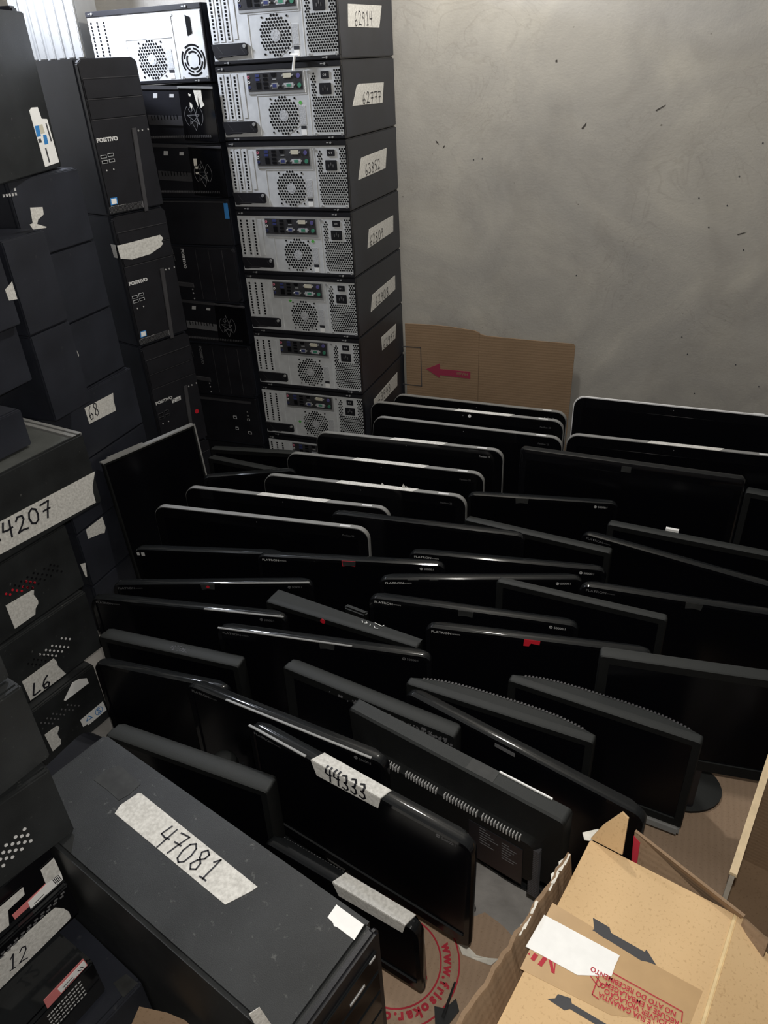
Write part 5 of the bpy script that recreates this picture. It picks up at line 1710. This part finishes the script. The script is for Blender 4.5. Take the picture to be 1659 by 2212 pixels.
q = loc_c([(0.8011, -1.3348, 0.4), (0.9443, -1.3764, 0.4), (0.9917, -1.3874, 0.4), (0.9777, -1.4307, 0.4), (0.8891, -1.4508, 0.4), (0.7769, -1.4337, 0.4)])
mb = MB()
mb.prism(q, CT, 0, .0004)
mb.build('seal_tape', 'packing_tape', CB)
q = loc_c([(0.7935, -1.3555, 0.4), (0.8931, -1.3774, 0.4), (0.8888, -1.3919, 0.4), (0.8858, -1.4062, 0.4), (0.8457, -1.4183, 0.4), (0.7783, -1.4045, 0.4)])
mb = MB()
mb.prism(q, CT, .0004, .0014)
mb.build('white_label', 'paper_white', CB)
mb = MB()
bp = loc_c([(0.8875, -1.4017, 0.4), (0.9692, -1.42, 0.4), (0.9685, -1.4318, 0.4), (0.8737, -1.4379, 0.4), (0.8657, -1.4351, 0.4), (0.8708, -1.412, 0.4)])
strokes(mb, [[bp[0], bp[1], bp[2]], [bp[3], bp[4], bp[5]]], CT, .0014, .0012)
pk = loc_c([(0.861, -1.4142, 0.4), (0.8721, -1.424, 0.4), (0.8762, -1.4204, 0.4), (0.8674, -1.412, 0.4), (0.8771, -1.4189, 0.4)])
strokes(mb, [[pk[0], pk[1], pk[2], pk[3]]], CT, .0012, .0012)
mb.ring(pk[4][0], pk[4][1] - .002, .0022, .0032, CT, .0004, .0013, 14)
mb.build('printed_border', 'red', CB)
mb = MB()
vi = loc_c([(0.7826, -1.412, 0.4), (0.785, -1.41, 0.4), (0.7848, -1.4139, 0.4), (0.79, -1.4088, 0.4), (0.7955, -1.4103, 0.4), (0.7919, -1.4192, 0.4), (0.7869, -1.4175, 0.4), (0.8026, -1.4079, 0.4), (0.8079, -1.4089, 0.4), (0.8019, -1.4228, 0.4), (0.7967, -1.4211, 0.4), (0.8079, -1.4089, 0.4), (0.8132, -1.41, 0.4), (0.8169, -1.4212, 0.4), (0.8162, -1.4113, 0.4), (0.818, -1.4122, 0.4), (0.8188, -1.4259, 0.4), (0.8148, -1.4254, 0.4)])
for q in (vi[0:3], vi[3:7], vi[7:11], vi[11:14] + vi[14:18]):
    mb.prism(q, CT, .0004, .0010)
mb.build('printed_letters', 'red', CB)
tl = loc_c([(0.9627, -1.4233, 0.4), (0.8859, -1.4075, 0.4), (0.9659, -1.4327, 0.4), (0.889, -1.4171, 0.4), (0.9667, -1.4406, 0.4), (0.8898, -1.4253, 0.4), (0.972, -1.4499, 0.4), (0.8734, -1.4298, 0.4)])
for i, s_ in enumerate(('NO ATO DO RECEBIMENTO', 'RECUSE A EMBALAGEM', 'SE HOUVER VIOLAÇÃO', 'ESTA FITA É SUA GARANTIA')):
    p0, p1 = tl[2 * i], tl[2 * i + 1]
    L = math.hypot(p1[0] - p0[0], p1[1] - p0[1])
    # lines are printed upside down: reading direction runs from right to left
    text('printed_line', s_, .0064, CB, CT, p1 if i == 3 else p0, ((p1[0] - p0[0]), (p1[1] - p0[1])), 'red', .0018, 'RIGHT' if i == 3 else 'LEFT', .0002, {0: .92, 1: .95, 2: .95, 3: .9}[i])

# second open carton, right edge
c0 = [(1.0867, -0.9916, 0.4), (1.0142, -1.2633, 0.4)]
a_, b_ = Vector(c0[0]), Vector(c0[1])
dv = (a_ - b_).normalized()
yw = math.degrees(math.atan2(dv.y, dv.x))
LN = (a_ - b_).length
C2 = thing('carton', 'open carton cut off by the right edge, printed pale side and brown inside', 'carton', (b_.x, b_.y, .0045), yw)
mb = MB()
mb.box(.05, LN + .12, -.006, 0, .004, .40)
mb.build('side_panel', 'card_light2', C2) if 'card_light2' in M else mb.build('side_panel', mat('pale_printed_board', (.42, .38, .32), .75, 0, .2, 20), C2)
mb = MB()
mb.box(.05, LN + .12, -.008, .002, .398, .404)
mb.build('panel_edge', mat('pale_board_edge', (.60, .47, .30), .75, 0, .1, 60), C2)
mb = MB()
mb.box(.05, LN + .12, -.36, -.006, .0, .006)
mb.build('bottom_panel', 'card', C2)
mb = MB()
mb.box(LN + .114, LN + .12, -.36, -.006, .006, .36)
mb.build('end_panel', 'card', C2)
mb = MB()
mb.box(.05, .056, -.354, -.006, .006, .30)
mb.build('end_panel', 'card', C2)
mb = MB()
mb.box(.05, LN + .12, -.36, -.354, .006, .34)
mb.build('side_panel', 'card', C2)
mb = MB()
strokes(mb, [[(.06, .30), (.10, .33)], [(.08, .27), (.15, .33)], [(.12, .29), (.17, .34)]], lambda a, b2, e: (a, e, b2), .006, .001)
mb.build('smudged_print', 'print', C2)

# scraps
sc = [(0.6414, -1.226, 0.012), (0.6579, -1.223, 0.012), (0.6772, -1.231, 0.012), (0.6984, -1.2306, 0.012), (0.7171, -1.2276, 0.012), (0.7054, -1.2425, 0.012), (0.6792, -1.2389, 0.012), (0.6607, -1.2401, 0.012), (0.6525, -1.2412, 0.012)]
mb = MB()
mb.prism([(p[0], p[1]) for p in sc], lambda a, b2, e: (a, b2, .008 + e + .004 * math.sin(a * 90)), 0, .002)
tag(mb.build('paper_scrap', 'paper_torn'), 'torn white paper scrap on the floor between the 44333 monitor and the tan carton', 'paper scrap')
sc = [(0.8237, -0.9266, 0.012), (0.8531, -0.9078, 0.012), (0.8622, -0.9228, 0.012), (0.8439, -0.9399, 0.012), (0.8293, -0.9415, 0.012)]
mb = MB()
mb.prism([(p[0], p[1]) for p in [(0.8252, -1.1714, 0.345), (0.8476, -1.1571, 0.345), (0.8545, -1.1685, 0.345), (0.8406, -1.1815, 0.345), (0.8295, -1.1827, 0.345)]], lambda a, b2, e: (a, b2, .345 + e), 0, .002)
o = mb.build('torn_paper_edge', 'paper_torn', CB)
o.matrix_parent_inverse = (Matrix.Translation(CB.location) @ Matrix.Rotation(CB.rotation_euler.z, 4, 'Z')).inverted()
sc = [(0.6295, -1.3374, 0.006), (0.6484, -1.3347, 0.006), (0.6613, -1.3133, 0.006), (0.6717, -1.3304, 0.006), (0.6598, -1.357, 0.006), (0.6392, -1.3641, 0.006)]
mb = MB()
mb.prism([(p[0], p[1]) for p in sc], lambda a, b2, e: (a, b2, e + .0048), 0, .004)
tag(mb.build('plastic_scrap', 'scrap'), 'jagged black plastic scrap on the stamped floor cardboard', 'scrap')
sc = [(0.6492, -1.3514, 0.01), (0.6526, -1.2882, 0.01)]
mb = MB()
mb.tube((sc[0][0], sc[0][1], .0150), (sc[1][0], sc[1][1], .0075), .003, 8, .0018)
tag(mb.build('plastic_stick', 'scrap'), 'thin black plastic stick lying across the floor stamp', 'scrap')
sc = [(0.2813, -1.5743, 0.26), (0.3239, -1.568, 0.26), (0.3546, -1.568, 0.26), (0.3826, -1.5768, 0.26), (0.2926, -1.617, 0.26), (0.2858, -1.6023, 0.26)]
mb = MB()
mb.prism([(p[0] - .012, p[1] - .010) for p in sc], lambda a, b2, e: (a, b2, .254 + e), 0, .006)
mb.box(sc[5][0] - .007, sc[5][0] + .048, sc[4][1] - .016, sc[4][1] - .011, 0, .26)
tag(mb.build('cardboard_piece', 'card'), 'brown cardboard corner at the bottom edge beside the big tower', 'cardboard')
